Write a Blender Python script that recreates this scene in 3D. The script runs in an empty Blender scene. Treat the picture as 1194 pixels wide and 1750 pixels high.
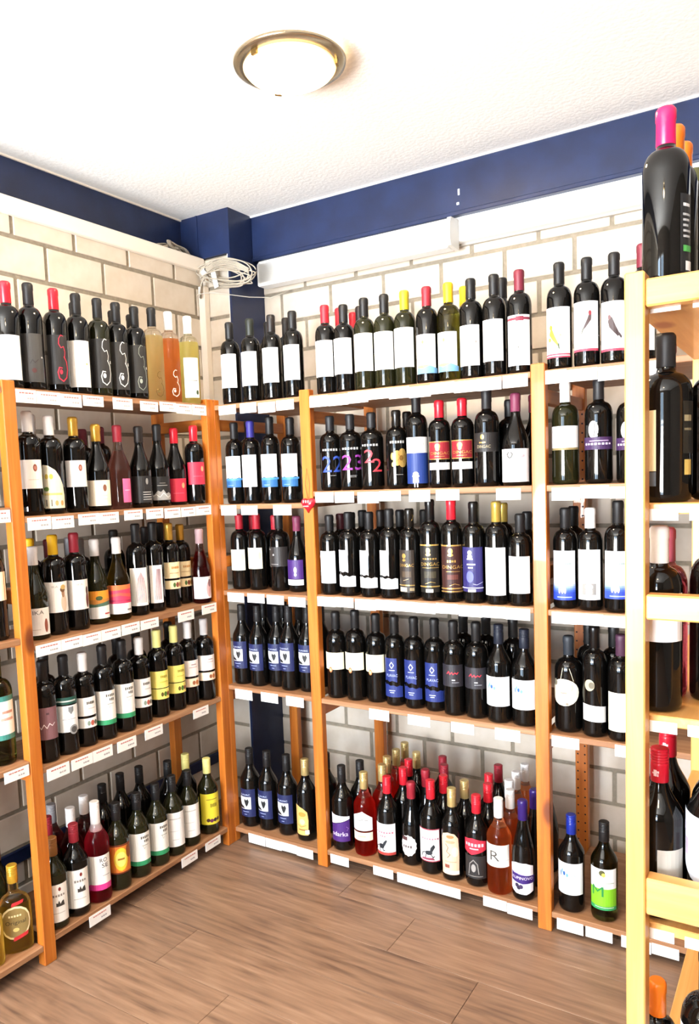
import bpy, bmesh, math, random
from mathutils import Matrix, Vector
random.seed(7)
sc = bpy.context.scene
COL = sc.collection
R_ = math.radians

# ------------------------------------------------------------------ camera, world, daylight, exposure
cam = bpy.data.cameras.new('camera'); cam_o = bpy.data.objects.new('camera', cam); COL.objects.link(cam_o)
cam.sensor_fit = 'VERTICAL'; cam.sensor_height = 24.0; cam.lens = 1306.18 / 1750 * 24
cam.shift_x = 33.82 / 1750; cam.shift_y = 58.56 / 1750
cam.clip_start = .02; cam.clip_end = 60
_yaw, _pit, _rol = .567808, -.090283, -.038002
_f = Vector((-math.sin(_yaw) * math.cos(_pit), math.cos(_yaw) * math.cos(_pit), math.sin(_pit)))
_r = Vector((math.cos(_yaw), math.sin(_yaw), 0)); _u = _r.cross(_f)
_r2 = _r * math.cos(_rol) + _u * math.sin(_rol); _u2 = -_r * math.sin(_rol) + _u * math.cos(_rol)
cam_o.matrix_world = Matrix(((_r2.x, _u2.x, -_f.x, 1.98463), (_r2.y, _u2.y, -_f.y, -2.26719), (_r2.z, _u2.z, -_f.z, 1.47367), (0, 0, 0, 1)))
sc.camera = cam_o

W = bpy.data.worlds.new('daylight'); sc.world = W; W.use_nodes = True
wn = W.node_tree.nodes; wl = W.node_tree.links
sky = wn.new('ShaderNodeTexSky'); sky.sky_type = 'HOSEK_WILKIE'; sky.turbidity = 4.0; sky.sun_direction = (.3, .6, .75)
wl.new(sky.outputs[0], wn['Background'].inputs[0]); wn['Background'].inputs[1].default_value = .9

def window_light(name, x0, x1, z0, z1, y, power, colour):
    l = bpy.data.lights.new(name, 'AREA'); l.shape = 'RECTANGLE'; l.size = x1 - x0; l.size_y = z1 - z0
    l.energy = power; l.color = colour
    o = bpy.data.objects.new(name, l); COL.objects.link(o)
    o.location = ((x0 + x1) / 2, y, (z0 + z1) / 2); o.rotation_euler = (R_(90), 0, 0)
    return o
WY = -4.6
WIN = [(-.20, .62), (.86, 1.68)]
for i, (a, b) in enumerate(WIN):
    window_light('window_daylight', a + .03, b - .03, .25, 2.25, WY + .06, [240, 110][i], (.58, .78, 1.0))
    # sunlit pavement outside throws light up through the same panes
    window_light('pavement_bounce', a + .03, b - .03, .25, 2.25, WY + .10, [780, 460][i], (1.0, .98, .95)).rotation_euler = (R_(150), 0, 0)

vs = sc.view_settings
vs.view_transform = 'Standard'; vs.look = 'None'; vs.gamma = 1.0; vs.use_curve_mapping = False
vs.exposure = -0.68

# ------------------------------------------------------------------ materials
def lin(c):
    if isinstance(c, str): c = tuple(int(c[i:i + 2], 16) / 255 for i in (0, 2, 4))
    return tuple((v / 12.92 if v <= .04045 else ((v + .055) / 1.055) ** 2.4) for v in c)
_mats = {}
def mat(name, col, rough=.5, metal=0, spec=.5, coat=0, trans=0, ior=1.45, emit=None, es=0):
    if name in _mats: return _mats[name]
    m = bpy.data.materials.new(name); m.use_nodes = True
    b = m.node_tree.nodes['Principled BSDF']
    b.inputs['Base Color'].default_value = (*lin(col), 1); b.inputs['Roughness'].default_value = rough
    b.inputs['Metallic'].default_value = metal; b.inputs['Specular IOR Level'].default_value = spec
    b.inputs['Coat Weight'].default_value = coat; b.inputs['Transmission Weight'].default_value = trans
    b.inputs['IOR'].default_value = ior
    if emit: b.inputs['Emission Color'].default_value = (*lin(emit), 1); b.inputs['Emission Strength'].default_value = es
    _mats[name] = m
    return m
def nodes(m):
    nt = m.node_tree
    return nt, nt.nodes, nt.links, nt.nodes['Principled BSDF']
def ramp(n, stops):
    r = n.new('ShaderNodeValToRGB'); e = r.color_ramp.elements
    while len(e) < len(stops): e.new(.5)
    for k, (p_, c_) in enumerate(stops): e[k].position = p_; e[k].color = (*lin(c_), 1)
    return r
def bump(nt, b, fac, strength, dist=.002):
    bn = nt.nodes.new('ShaderNodeBump'); bn.inputs['Strength'].default_value = strength; bn.inputs['Distance'].default_value = dist
    nt.links.new(fac, bn.inputs['Height']); nt.links.new(bn.outputs[0], b.inputs['Normal'])

def wood(name, dark, mid, light, knot, axis, scale=1.0, rough=.45, coat=.15):
    m = mat(name, mid, rough, coat=coat); nt, n, L, b = nodes(m)
    tc = n.new('ShaderNodeTexCoord'); oi = n.new('ShaderNodeObjectInfo')
    add = n.new('ShaderNodeVectorMath'); add.operation = 'ADD'
    mul = n.new('ShaderNodeVectorMath'); mul.operation = 'SCALE'; mul.inputs['Scale'].default_value = 37.0
    cmb = n.new('ShaderNodeCombineXYZ')
    for k in range(3): L.new(oi.outputs['Random'], cmb.inputs[k])
    L.new(cmb.outputs[0], mul.inputs[0]); L.new(tc.outputs['Object'], add.inputs[0]); L.new(mul.outputs[0], add.inputs[1])
    mp = n.new('ShaderNodeMapping'); s = [38 * scale] * 3; s[axis] = 1.6 * scale
    mp.inputs['Scale'].default_value = s; L.new(add.outputs[0], mp.inputs[0])
    # knots bend the grain
    mk = n.new('ShaderNodeMapping'); sk = [7.0] * 3; sk[axis] = 3.2; mk.inputs['Scale'].default_value = sk; L.new(add.outputs[0], mk.inputs[0])
    vo = n.new('ShaderNodeTexVoronoi'); vo.inputs['Scale'].default_value = 1.0; vo.inputs['Randomness'].default_value = 1.0; L.new(mk.outputs[0], vo.inputs['Vector'])
    no = n.new('ShaderNodeTexNoise'); no.inputs['Scale'].default_value = 1.0; no.inputs['Detail'].default_value = 6; no.inputs['Roughness'].default_value = .6; no.inputs['Distortion'].default_value = .6
    L.new(mp.outputs[0], no.inputs['Vector'])
    r = ramp(n, [(.28, dark), (.5, mid), (.72, light)]); L.new(no.outputs[0], r.inputs[0])
    rk = ramp(n, [(.0, 'FFFFFF'), (.10, 'E8E8E8'), (.17, '000000')]); L.new(vo.outputs['Distance'], rk.inputs[0])
    mx = n.new('ShaderNodeMix'); mx.data_type = 'RGBA'; L.new(rk.outputs[0], mx.inputs['Factor']); L.new(r.outputs[0], mx.inputs['A']); mx.inputs['B'].default_value = (*lin(knot), 1)
    L.new(mx.outputs['Result'], b.inputs['Base Color'])
    bump(nt, b, no.outputs[0], .12, .001)
    return m

PINE = [wood('aged_pine_%s' % 'xyz'[a], '9A5018', 'B8671F', 'C87C32', '5E2810', a) for a in range(3)]
PALE = [wood('pale_pine_%s' % 'xyz'[a], 'C88A48', 'D89C54', 'E2AC68', 'A05A30', a) for a in range(3)]
SHELF = [wood('shelf_pine_%s' % 'xyz'[a], '7E5436', '966A48', 'AA8260', '5A361E', a, rough=.55, coat=0) for a in range(3)]

def floor_mat():
    m = mat('oak_laminate', '9A7354', .42); nt, n, L, b = nodes(m)
    tc = n.new('ShaderNodeTexCoord'); oi = n.new('ShaderNodeObjectInfo')
    cmb = n.new('ShaderNodeCombineXYZ'); sc_ = n.new('ShaderNodeVectorMath'); sc_.operation = 'SCALE'; sc_.inputs['Scale'].default_value = 53
    for k in range(3): L.new(oi.outputs['Random'], cmb.inputs[k])
    L.new(cmb.outputs[0], sc_.inputs[0])
    add = n.new('ShaderNodeVectorMath'); L.new(tc.outputs['Object'], add.inputs[0]); L.new(sc_.outputs[0], add.inputs[1])
    mp = n.new('ShaderNodeMapping'); mp.inputs['Scale'].default_value = (1.1, 9.5, 1); L.new(add.outputs[0], mp.inputs[0])
    n1 = n.new('ShaderNodeTexNoise'); n1.inputs['Scale'].default_value = 1.5; n1.inputs['Detail'].default_value = 3; n1.inputs['Distortion'].default_value = .9; L.new(mp.outputs[0], n1.inputs['Vector'])
    w = n.new('ShaderNodeMath'); w.operation = 'MULTIPLY'; w.inputs[1].default_value = 26; L.new(n1.outputs[0], w.inputs[0])
    si = n.new('ShaderNodeMath'); si.operation = 'SINE'; L.new(w.outputs[0], si.inputs[0])
    mp2 = n.new('ShaderNodeMapping'); mp2.inputs['Scale'].default_value = (5, 60, 1); L.new(add.outputs[0], mp2.inputs[0])
    n2 = n.new('ShaderNodeTexNoise'); n2.inputs['Scale'].default_value = 1; n2.inputs['Detail'].default_value = 5; L.new(mp2.outputs[0], n2.inputs['Vector'])
    ma = n.new('ShaderNodeMath'); ma.operation = 'MULTIPLY_ADD'; L.new(si.outputs[0], ma.inputs[0]); ma.inputs[1].default_value = .065; L.new(n2.outputs[0], ma.inputs[2])
    mb = n.new('ShaderNodeMath'); mb.operation = 'MULTIPLY_ADD'; L.new(oi.outputs['Random'], mb.inputs[0]); mb.inputs[1].default_value = .14; L.new(ma.outputs[0], mb.inputs[2])
    r = ramp(n, [(.25, '5A4335'), (.47, '7B5F4B'), (.68, '8D6E57'), (.92, '9D7F67')]); L.new(mb.outputs[0], r.inputs[0])
    mk = n.new('ShaderNodeMapping'); mk.inputs['Scale'].default_value = (1.7, 5.5, 1); L.new(add.outputs[0], mk.inputs[0])
    vo = n.new('ShaderNodeTexVoronoi'); vo.inputs['Scale'].default_value = 1; L.new(mk.outputs[0], vo.inputs['Vector'])
    rk = ramp(n, [(.0, 'D0D0D0'), (.06, '808080'), (.14, '000000')]); L.new(vo.outputs['Distance'], rk.inputs[0])
    mx = n.new('ShaderNodeMix'); mx.data_type = 'RGBA'; L.new(rk.outputs[0], mx.inputs['Factor']); L.new(r.outputs[0], mx.inputs['A']); mx.inputs['B'].default_value = (*lin('4A3122'), 1)
    L.new(mx.outputs['Result'], b.inputs['Base Color']); bump(nt, b, n2.outputs[0], .08, .001)
    return m
FLOOR = floor_mat()

def speckle(name, c1, c2, rough, sc_, bs, bd, detail=4):
    m = mat(name, c1, rough); nt, n, L, b = nodes(m)
    tc = n.new('ShaderNodeTexCoord'); no = n.new('ShaderNodeTexNoise'); no.inputs['Scale'].default_value = sc_; no.inputs['Detail'].default_value = detail
    L.new(tc.outputs['Object'], no.inputs['Vector']); r = ramp(n, [(.35, c1), (.65, c2)]); L.new(no.outputs[0], r.inputs[0])
    L.new(r.outputs[0], b.inputs['Base Color']); bump(nt, b, no.outputs[0], bs, bd)
    return m
CEIL = speckle('rough_plaster', 'EFEDE8', 'F5F3EE', .9, 70, .45, .004)
BRICK = speckle('cream_brick', 'CDBFAC', 'D6CABA', .75, 14, .15, .002)
MORTAR = speckle('grey_mortar', '857B6B', '958A79', .9, 60, .4, .002)
NAVY = speckle('navy_paint', '15203F', '1A284C', .38, 9, .15, .002)
CREAM = mat('cream_trim', 'EDE2D2', .5)
WHITE = mat('white_plastic', 'F2F2F0', .35)
PLASTER = mat('plain_plaster', '6A6056', .85)
PAPER = mat('price_paper', 'F4F1EC', .55)
DARKMET = mat('dark_gap', '1A1512', .8)

GL = {}
def glass_op(k, col, rough=.04): GL[k] = (mat('bottle_glass_' + k, col, rough, spec=.42), None)
glass_op('dk', '0A0908'); glass_op('olv', '1B1B0C')
def glass_tr(k, col, top, tl=.35):
    out = []
    for nm, c_, w in ((k, col, tl), (k + '_neck', top, .12)):
        m = mat('clear_glass_' + nm, c_, .03, trans=1, ior=1.36); nt, n, L, b = nodes(m)
        tr = n.new('ShaderNodeBsdfTranslucent'); tr.inputs[0].default_value = (*lin(c_), 1)
        mx = n.new('ShaderNodeMixShader'); mx.inputs[0].default_value = w
        L.new(b.outputs[0], mx.inputs[1]); L.new(tr.outputs[0], mx.inputs[2]); L.new(mx.outputs[0], n['Material Output'].inputs[0])
        out.append(m)
    GL[k] = tuple(out)
glass_tr('pale', 'FFF3BE', 'FAF8F0', .6); glass_tr('orange', 'FBAE72', 'FAF4EE', .6); glass_tr('lime', 'FCF6AC', 'F8F8EA', .6)
glass_tr('rose_e', 'C89890', 'D0C0B8'); glass_tr('rose', 'E0506A', 'EEE0E0', .45); glass_tr('rose_d', '8E3A40', 'C0A8A4')
glass_tr('gold', 'A08A3A', 'A0945A'); glass_tr('olvg', '6E6A28', '6A6834', .2); glass_tr('clr_olv', '4A4A1C', '3C3C1A', .12)
glass_tr('yellow', 'E8C860', 'F2EBD0'); glass_tr('redrose', 'EE4C40', 'E8C8C0', .5); glass_tr('orrose', 'F49A60', 'ECD8CC', .45)

CAPS = dict(red='C8202E', red2='B81E2C', dred='8E1E2C', dred2='9A1A28', maroon='6E2030', dmar='3A1016', blk='131213', matte='1C1B1D', glossy='0C0C0D', brown='1E1816', wht='F0EEEB',
            gold='C89A3C', gold2='C4A850', palegold='CDB67A', goldcap='D2A838', yel='E8B81C', pyel='E2DC8A', amber='8A5A2A', grey='8C8A8C', grey2='B8B4B2', pinkgrey='A88A8C', dgrn='1E221C',
            violet='2E2A7A', mauvecap='74304A', navycap='141A28', slate='282D34', plum='44283C', purple='2C1A60', olive='B4A41E', blue='182A86', magenta='D81850', orangecap='F07C1E', olvcap='4A4A26',
            redscrew='B8142A', pinkcap='B85A6A', goldring='1A1A1A', wisp='16120E')
def capmat(k):
    gl = k in ('red', 'gold', 'gold2', 'palegold', 'goldcap', 'glossy', 'magenta', 'orangecap', 'redscrew', 'purple', 'blue', 'wisp', 'goldring')
    return mat('capsule_' + k, CAPS[k], .28 if gl else .5, metal=.55 if k.startswith(('gold2', 'palegold', 'goldcap')) or k == 'gold' else 0)
def ink(c):
    if c == 'GOLD': return mat('ink_gold', 'C8A45A', .3, metal=.6)
    return mat('ink_' + c, c, .5)

# ------------------------------------------------------------------ mesh helpers
def link(name, me, parent=None, loc=(0, 0, 0), rz=0):
    o = bpy.data.objects.new(name, me); COL.objects.link(o); o.parent = parent; o.location = loc; o.rotation_euler = (0, 0, rz)
    return o
def tag(o, label=None, cat=None, group=None, kind=None):
    if label: o['label'] = label
    if cat: o['category'] = cat
    if group: o['group'] = group
    if kind: o['kind'] = kind
    return o
def bm_mesh(bm, name, mats, smooth=False):
    me = bpy.data.meshes.new(name); bm.to_mesh(me); bm.free()
    for m in (mats if isinstance(mats, (list, tuple)) else [mats]): me.materials.append(m)
    if smooth:
        for f in me.polygons: f.use_smooth = True
    return me
def add_box(bm, x0, x1, y0, y1, z0, z1, mi=0, bev=0):
    v = [bm.verts.new((x, y, z)) for x in (x0, x1) for y in (y0, y1) for z in (z0, z1)]
    fs = [bm.faces.new([v[i] for i in q]) for q in ((0, 1, 3, 2), (4, 6, 7, 5), (0, 4, 5, 1), (2, 3, 7, 6), (0, 2, 6, 4), (1, 5, 7, 3))]
    for f in fs: f.material_index = mi
    if bev:
        es = list({e for f in fs for e in f.edges})
        bmesh.ops.bevel(bm, geom=es, offset=bev, segments=1, affect='EDGES', profile=.5)
def box(name, x0, x1, y0, y1, z0, z1, m, parent=None, bev=0, local=False):
    bm = bmesh.new()
    cx, cy, cz = (x0 + x1) / 2, (y0 + y1) / 2, z0
    add_box(bm, x0 - cx, x1 - cx, y0 - cy, y1 - cy, 0, z1 - z0, 0, bev)
    return link(name, bm_mesh(bm, name, m), parent, (cx, cy, cz))
def lathe(bm, prof, seg=28, mi=0, mfun=None, sx=1, sy=1):
    rings = []
    for r, z in prof:
        if r < 1e-6: rings.append([bm.verts.new((0, 0, z))])
        else: rings.append([bm.verts.new((r * sx * math.cos(2 * math.pi * k / seg), r * sy * math.sin(2 * math.pi * k / seg), z)) for k in range(seg)])
    for i in range(len(rings) - 1):
        A, B = rings[i], rings[i + 1]; m_ = mfun((prof[i][1] + prof[i + 1][1]) / 2) if mfun else mi
        for k in range(seg):
            j = (k + 1) % seg
            if len(A) == 1 and len(B) == 1: continue
            if len(A) == 1: f = bm.faces.new((A[0], B[j], B[k]))
            elif len(B) == 1: f = bm.faces.new((A[k], A[j], B[0]))
            else: f = bm.faces.new((A[k], A[j], B[j], B[k]))
            f.material_index = m_
def tube_mesh(name, pts, rad, m, seg=6, closed=False):
    bm = bmesh.new(); rings = []; N = len(pts); P = [Vector(q) for q in pts]
    up = Vector((0, 0, 1))
    for i in range(N):
        t = (P[(i + 1) % N] - P[i - 1]) if closed else (P[min(i + 1, N - 1)] - P[max(i - 1, 0)])
        t.normalize(); a = t.cross(up)
        if a.length < 1e-3: a = t.cross(Vector((1, 0, 0)))
        a.normalize(); b_ = t.cross(a)
        rings.append([bm.verts.new(P[i] + rad * (a * math.cos(2 * math.pi * k / seg) + b_ * math.sin(2 * math.pi * k / seg))) for k in range(seg)])
    for i in range(N if closed else N - 1):
        A, B = rings[i], rings[(i + 1) % N]
        for k in range(seg): bm.faces.new((A[k], A[(k + 1) % seg], B[(k + 1) % seg], B[k]))
    if not closed:
        bm.faces.new(rings[0]); bm.faces.new(rings[-1][::-1])
    bmesh.ops.recalc_face_normals(bm, faces=bm.faces)
    return bm_mesh(bm, name, m, True)

# ------------------------------------------------------------------ the room
XL, YW, ZC = -.33, .617, 2.64           # brick face of left wall, brick face of back wall, ceiling
YP, XP = .395, -.16                      # corner pier front and side
XR = 3.7
fl = tag(box('floor', -.45, XR, WY - .15, .65, -.06, -.008, mat('subfloor', '5A4636', .8)), kind='structure')
bm = bmesh.new(); add_box(bm, .0006, 1.1994, .0006, .1994, -.008, 0, 0, .0008); plank_me = bm_mesh(bm, 'plank', FLOOR)
for k in range(-4, 23):
    y0 = -.0975 - .2 * (k + 1); x = .882 + .3 * k
    x -= 1.2 * math.ceil((x + .5) / 1.2)
    while x < XR:
        if y0 < .62 and y0 + .2 > WY - .1:
            o = link('plank', plank_me, fl, (x - fl.location.x, y0 - fl.location.y, 0 - fl.location.z))
        x += 1.2
tag(box('ceiling', -.5, XR + .1, WY - .15, .75, ZC, ZC + .1, CEIL), kind='structure')

# left wall: mortar bed with single bricks, ledge, recessed navy beam
def brick_mesh(w, h, d):
    b = bmesh.new(); add_box(b, -w / 2, w / 2, -d / 2, d / 2, -h / 2, h / 2, 0, .0022); return bm_mesh(b, 'brick', BRICK)
_bc = {}
def brick(parent, axis, face, s0, s1, z0, z1):
    """one brick; axis 0: wall runs along x facing -y, axis 1: runs along y facing +x"""
    w = round(s1 - s0, 3); h = round(z1 - z0, 3)
    if w < .012 or h < .008: return
    key = (w, h)
    if key not in _bc: _bc[key] = brick_mesh(w, h, .06)
    pl = parent.location; s = (s0 + s1) / 2; z = (z0 + z1) / 2; jit = random.uniform(-.0012, .0012)
    if axis == 0: link('brick', _bc[key], parent, (s - pl.x, face + .03 + jit - pl.y, z - pl.z))
    else: link('brick', _bc[key], parent, (face - .03 - jit - pl.x, s - pl.y, z - pl.z), R_(90))
def brickwork(parent, axis, face, a, b, z0, z1, zref, off, pitch=.26, course=.131, mo=.015):
    k0 = math.floor((z0 - zref) / course) - 1
    for k in range(k0, k0 + 40):
        c0 = zref + k * course; c1 = c0 + course
        lo, hi = max(c0 + mo / 2, z0), min(c1 - mo / 2, z1)
        if hi - lo < .012: continue
        o_ = off + (pitch / 2 if k % 2 else 0); j = math.floor((a - o_) / pitch)
        while o_ + j * pitch < b:
            s0, s1 = max(o_ + j * pitch + mo / 2, a), min(o_ + (j + 1) * pitch - mo / 2, b)
            brick(parent, axis, face, s0, s1, lo, hi); j += 1
LB = -1.75                                # bricks are laid out singly up to here; beyond it the wall is out of view
wl_ = tag(box('wall_left', -.50, XL - .005, WY, YP + .05, 0, 2.455, MORTAR), kind='structure')
brickwork(wl_, 1, XL, LB, YP, .0, 2.455, 2.327, -.0431)
tag(box('trim_1', XL - .10, XL + .022, WY, YP - .004, 2.395, 2.452, CREAM, bev=.004), kind='structure')
tag(box('trim_2', -.50, -.434, WY, YP, 2.455, ZC, NAVY), kind='structure')
bm_l = box('trim_3', -.434, -.405, WY, YP, 2.455, 2.47, NAVY); tag(bm_l, kind='structure')
# back wall
wb = tag(box('wall_back', XP - .05, XR, YW + .005, YW + .15, 0, ZC, MORTAR), kind='structure')
brickwork(wb, 0, YW, XP, 2.25, 0, 2.36, 2.307, .0672)
# corner pier: brick front, navy steel side
wp = tag(box('wall_corner', -.50, XP - .012, YP + .005, YW + .1, 0, 2.45, MORTAR), kind='structure')
brickwork(wp, 0, YP, XL, XP - .012, 0, 2.45, 2.321, -1.0, 2.0)
tag(box('trim_4', XP - .012, XP, YP - .010, YW + .02, 0, ZC, NAVY), kind='structure')
tag(box('trim_5', XP - .020, XP - .012, YP - .006, YP + .01, 0, 2.45, mat('white_sealant', 'D8D4CC', .6)), kind='structure')
tag(box('trim_6', -.434, XP - .012, YP - .010, YP + .10, 2.452, ZC, NAVY), kind='structure')
tag(box('trim_7', -.345, -.335, YP - .013, YP - .008, 2.455, ZC, NAVY), kind='structure')
# navy steel beam over the back wall with flanges
bm = bmesh.new()
add_box(bm, 0, XR - XP, .012, .10, 0, .19, 0); add_box(bm, 0, XR - XP, 0, .10, 0, .185, 0, .003); add_box(bm, 0, XR - XP, -.004, .10, -.012, .004, 0, .002)
beam = tag(link('trim_8', bm_mesh(bm, 'navy_beam', NAVY), None, (XP, .545, 2.455)), kind='structure')
bm = bmesh.new(); add_box(bm, 0, .007, -.001, .001, 0, .022); add_box(bm, -.006, .004, -.001, .001, -.035, -.026); link('paint_chip', bm_mesh(bm, 'paint_chip', mat('chipped_paint', 'E4E4E4', .7)), beam, (.825 - XP, -.001, .06))
# white casing board under the beam, cast in front of the top course
tag(box('trim_9', XP + .03, XR, .567, YW + .002, 2.352, 2.445, WHITE, bev=.003), kind='structure')
tag(box('shade_strip', XP + .03, XR, .60, YW + .002, 2.344, 2.352, mat('grey_shadow_strip', 'B8B2A8', .7)), kind='structure')  # grey strip paints in the shade under the casing board
# caulk lines where beams meet the ceiling
tag(box('trim_11', XP, XR, .539, .545, ZC - .006, ZC, WHITE), kind='structure')
tag(box('trim_12', -.434, -.427, WY, YP, ZC - .006, ZC, CREAM), kind='structure')
# navy skirting strip low on the left wall
tag(box('baseboard_left', XL, XL + .012, -1.75, YP - .045, .185, .232, NAVY, bev=.002), kind='structure')
# the rest of the shell, behind the camera
tag(box('wall_right', XR, XR + .12, WY, YW + .1, 0, ZC, PLASTER), kind='structure')
bm = bmesh.new(); xs = [-.5] + [v for a in WIN for v in a] + [XR + .1]
for i in range(0, len(xs), 2): add_box(bm, xs[i], xs[i + 1], WY - .12, WY, 0, ZC)
for a, b in WIN: add_box(bm, a, b, WY - .12, WY, 0, .22); add_box(bm, a, b, WY - .12, WY, 2.28, ZC)
tag(link('wall_front', bm_mesh(bm, 'wall_front', PLASTER)), kind='structure')
for i, (a, b) in enumerate(WIN):
    bm = bmesh.new()
    for q in ((a, a + .04, .22, 2.28), (b - .04, b, .22, 2.28), (a, b, .22, .26), (a, b, 2.24, 2.28), (a, b, 1.62, 1.66)): add_box(bm, q[0], q[1], WY - .07, WY - .02, q[2], q[3])
    wo = tag(link('window_%d' % (i + 1), bm_mesh(bm, 'window_frame', WHITE)), kind='structure')
    gm = mat('window_pane', 'FFFFFF', 0, trans=1, ior=1.0)
    for z0, z1 in ((.26, 1.62), (1.66, 2.24)):
        pb = bmesh.new(); add_box(pb, a + .04, b - .04, WY - .047, WY - .043, z0, z1); link('pane', bm_mesh(pb, 'pane', gm), wo)

# cable duct in the corner
cd = tag(box('cable_duct', XL + .001, XL + .036, YP - .034, YP - .001, 0.30, 2.33, CREAM, bev=.002), 'cream square cable duct standing upright in the brick corner', 'cable duct')
# ceiling lamp
gm = mat('glowing_glass', 'FFF2CC', .3, emit='FFE8C2', es=330)
nt, n_, L_, b_ = nodes(gm)
_tc = n_.new('ShaderNodeTexCoord'); _mp = n_.new('ShaderNodeMapping'); _mp.inputs['Scale'].default_value = (1, 1, 0); L_.new(_tc.outputs['Object'], _mp.inputs[0])
_ln = n_.new('ShaderNodeVectorMath'); _ln.operation = 'LENGTH'; L_.new(_mp.outputs[0], _ln.inputs[0])
_dv = n_.new('ShaderNodeMath'); _dv.operation = 'DIVIDE'; _dv.inputs[1].default_value = .13; L_.new(_ln.outputs['Value'], _dv.inputs[0])
_rc = ramp(n_, [(.6, 'FFEBC8'), (.97, 'F0B860')]); L_.new(_dv.outputs[0], _rc.inputs[0]); L_.new(_rc.outputs[0], b_.inputs['Emission Color'])
_rs = ramp(n_, [(.70, 'FFFFFF'), (.90, '505050'), (.985, '0E0E0E')]); L_.new(_dv.outputs[0], _rs.inputs[0])
_ms = n_.new('ShaderNodeMath'); _ms.operation = 'MULTIPLY'; _ms.inputs[1].default_value = 330; L_.new(_rs.outputs[0], _ms.inputs[0]); L_.new(_ms.outputs[0], b_.inputs['Emission Strength'])
def ceiling_lamp(x, y, label):
    lamp = tag(link('ceiling_lamp', None, None, (x, y, ZC)), label, 'ceiling lamp', 'round brass ceiling lamps')
    bm = bmesh.new(); lathe(bm, [(0, 0), (.06, 0), (.06, -.03), (0, -.03)], 24); link('mount', bm_mesh(bm, 'mount', WHITE), lamp)
    bm = bmesh.new(); lathe(bm, [(.10, -.020), (.151, -.022), (.156, -.027), (.154, -.034), (.146, -.036), (.130, -.041), (.124, -.038), (.10, -.026), (.10, -.020)], 56)
    link('rim', bm_mesh(bm, 'rim', mat('brushed_brass', 'A59880', .25, metal=.9), True), lamp)
    bm = bmesh.new(); lathe(bm, [(.130, -.034), (.128, -.043), (.118, -.054), (.098, -.065), (.066, -.074), (.03, -.079), (0, -.080)], 48)
    link('glass_bowl', bm_mesh(bm, 'glass_bowl', gm, True), lamp)
    for a in (20, 140, 260):
        bm = bmesh.new(); add_box(bm, -.004, .004, -.010, .010, -.052, -.036, 0, .001)
        link('clip', bm_mesh(bm, 'clip', mat('brass_clip', '8A7040', .3, metal=.9)), lamp, (.132 * math.cos(R_(a)), .132 * math.sin(R_(a)), 0), R_(a))
ceiling_lamp(.742, -.430, 'round flush ceiling lamp with brass rim and glowing glass bowl')
ceiling_lamp(1.75, -3.0, 'second brass ceiling lamp added out of view for light, nearer the shop window')  # unseen lamp, added to light the shelf fronts from above

# fluorescent batten on the casing board
bt = tag(link('batten_light', None, None, (-.10, .567, 2.325)), 'long white batten light fixed below the navy beam', 'light fixture')
bm = bmesh.new(); add_box(bm, 0, .905, -.070, 0, 0, .100, 0, .006); link('housing', bm_mesh(bm, 'housing', WHITE), bt)
bm = bmesh.new()
pr = [(-.0, .0), (-.078, .004), (-.086, .02), (-.088, .05), (-.084, .085), (-.072, .108), (0, .112)]
A = [bm.verts.new((0, y, z)) for y, z in pr]; B = [bm.verts.new((.016, y, z)) for y, z in pr]
bm.faces.new(A); bm.faces.new(B[::-1])
for i in range(len(pr)): bm.faces.new((A[i], B[i], B[(i + 1) % len(pr)], A[(i + 1) % len(pr)]))
bmesh.ops.recalc_face_normals(bm, faces=bm.faces)
link('end_cap', bm_mesh(bm, 'end_cap', mat('end_cap_plastic', 'DCDAD4', .4)), bt, (.900, 0, -.006))
link('end_cap', bt.children[-1].data, bt, (-.006, 0, -.006))

# cable coils
CABLE = mat('cable_sheath', 'B4AA9A', .5)
def coil(cx, cy, cz, rx, rz, n, seed, tilt, label, tie=True):
    rnd = random.Random(seed); root = tag(link('cable_coil', None, None, (cx, cy, cz)), label, 'cable')
    for k in range(n):
        a_, b_, ph = rx * rnd.uniform(.62, 1.02), rz * rnd.uniform(.35, 1.15), rnd.uniform(-1, 1)
        ox, oy, oz = rx * rnd.uniform(-.12, .14), rnd.uniform(-.014, .014), rz * rnd.uniform(-.25, .35)
        pts = []; tl = tilt + ph * .16
        for j in range(32):
            t = 2 * math.pi * j / 32
            x = a_ * math.cos(t) + ox; z = b_ * math.sin(t) + oz + .004 * math.sin(3 * t + ph * 4)
            pts.append((x * math.cos(tl) - z * math.sin(tl), oy + .010 * math.sin(t + ph * 5), x * math.sin(tl) + z * math.cos(tl)))
        link('cable_loop', tube_mesh('cable_loop', pts, .0028, CABLE, 6, True), root)
    if tie:
        for k in range(4):
            d = k * .006
            pts = [(-rx * .93 - .004 + d * .6, .006 - d, -.075), (-rx * .92 + d, .004 - d, -.02), (-rx * .74 + d, 0, rz * .75 - d * .4), (-rx * .40, -.004, rz * 1.20 - d), (0, -.006, rz * 1.25 - d), (rx * .45, -.006, rz * .85 - d), (rx * .85, -.004, rz * .1 - d)]
            link('cable_strand', tube_mesh('cable_strand', pts, .0028, CABLE, 6), root)
        bm = bmesh.new(); lathe(bm, [(.010, -.012), (.013, -.010), (.013, .010), (.010, .012)], 12); o = link('tie', bm_mesh(bm, 'tie', WHITE), root, (-rx * .72, -.004, rz * .62)); o.rotation_euler = (0, R_(60), 0)
        bm = bmesh.new(); add_box(bm, -.012, .012, -.001, .001, -.075, 0); o = link('paper_tag', bm_mesh(bm, 'paper_tag', PAPER), root, (-rx * .40, -.006, rz * .55)); o.rotation_euler = (0, R_(-14), 0)
    return root
coil(-.165, .352, 2.350, .155, .050, 11, 3, R_(-14), 'coiled grey cables tied up under the pier box in the corner')
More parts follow.
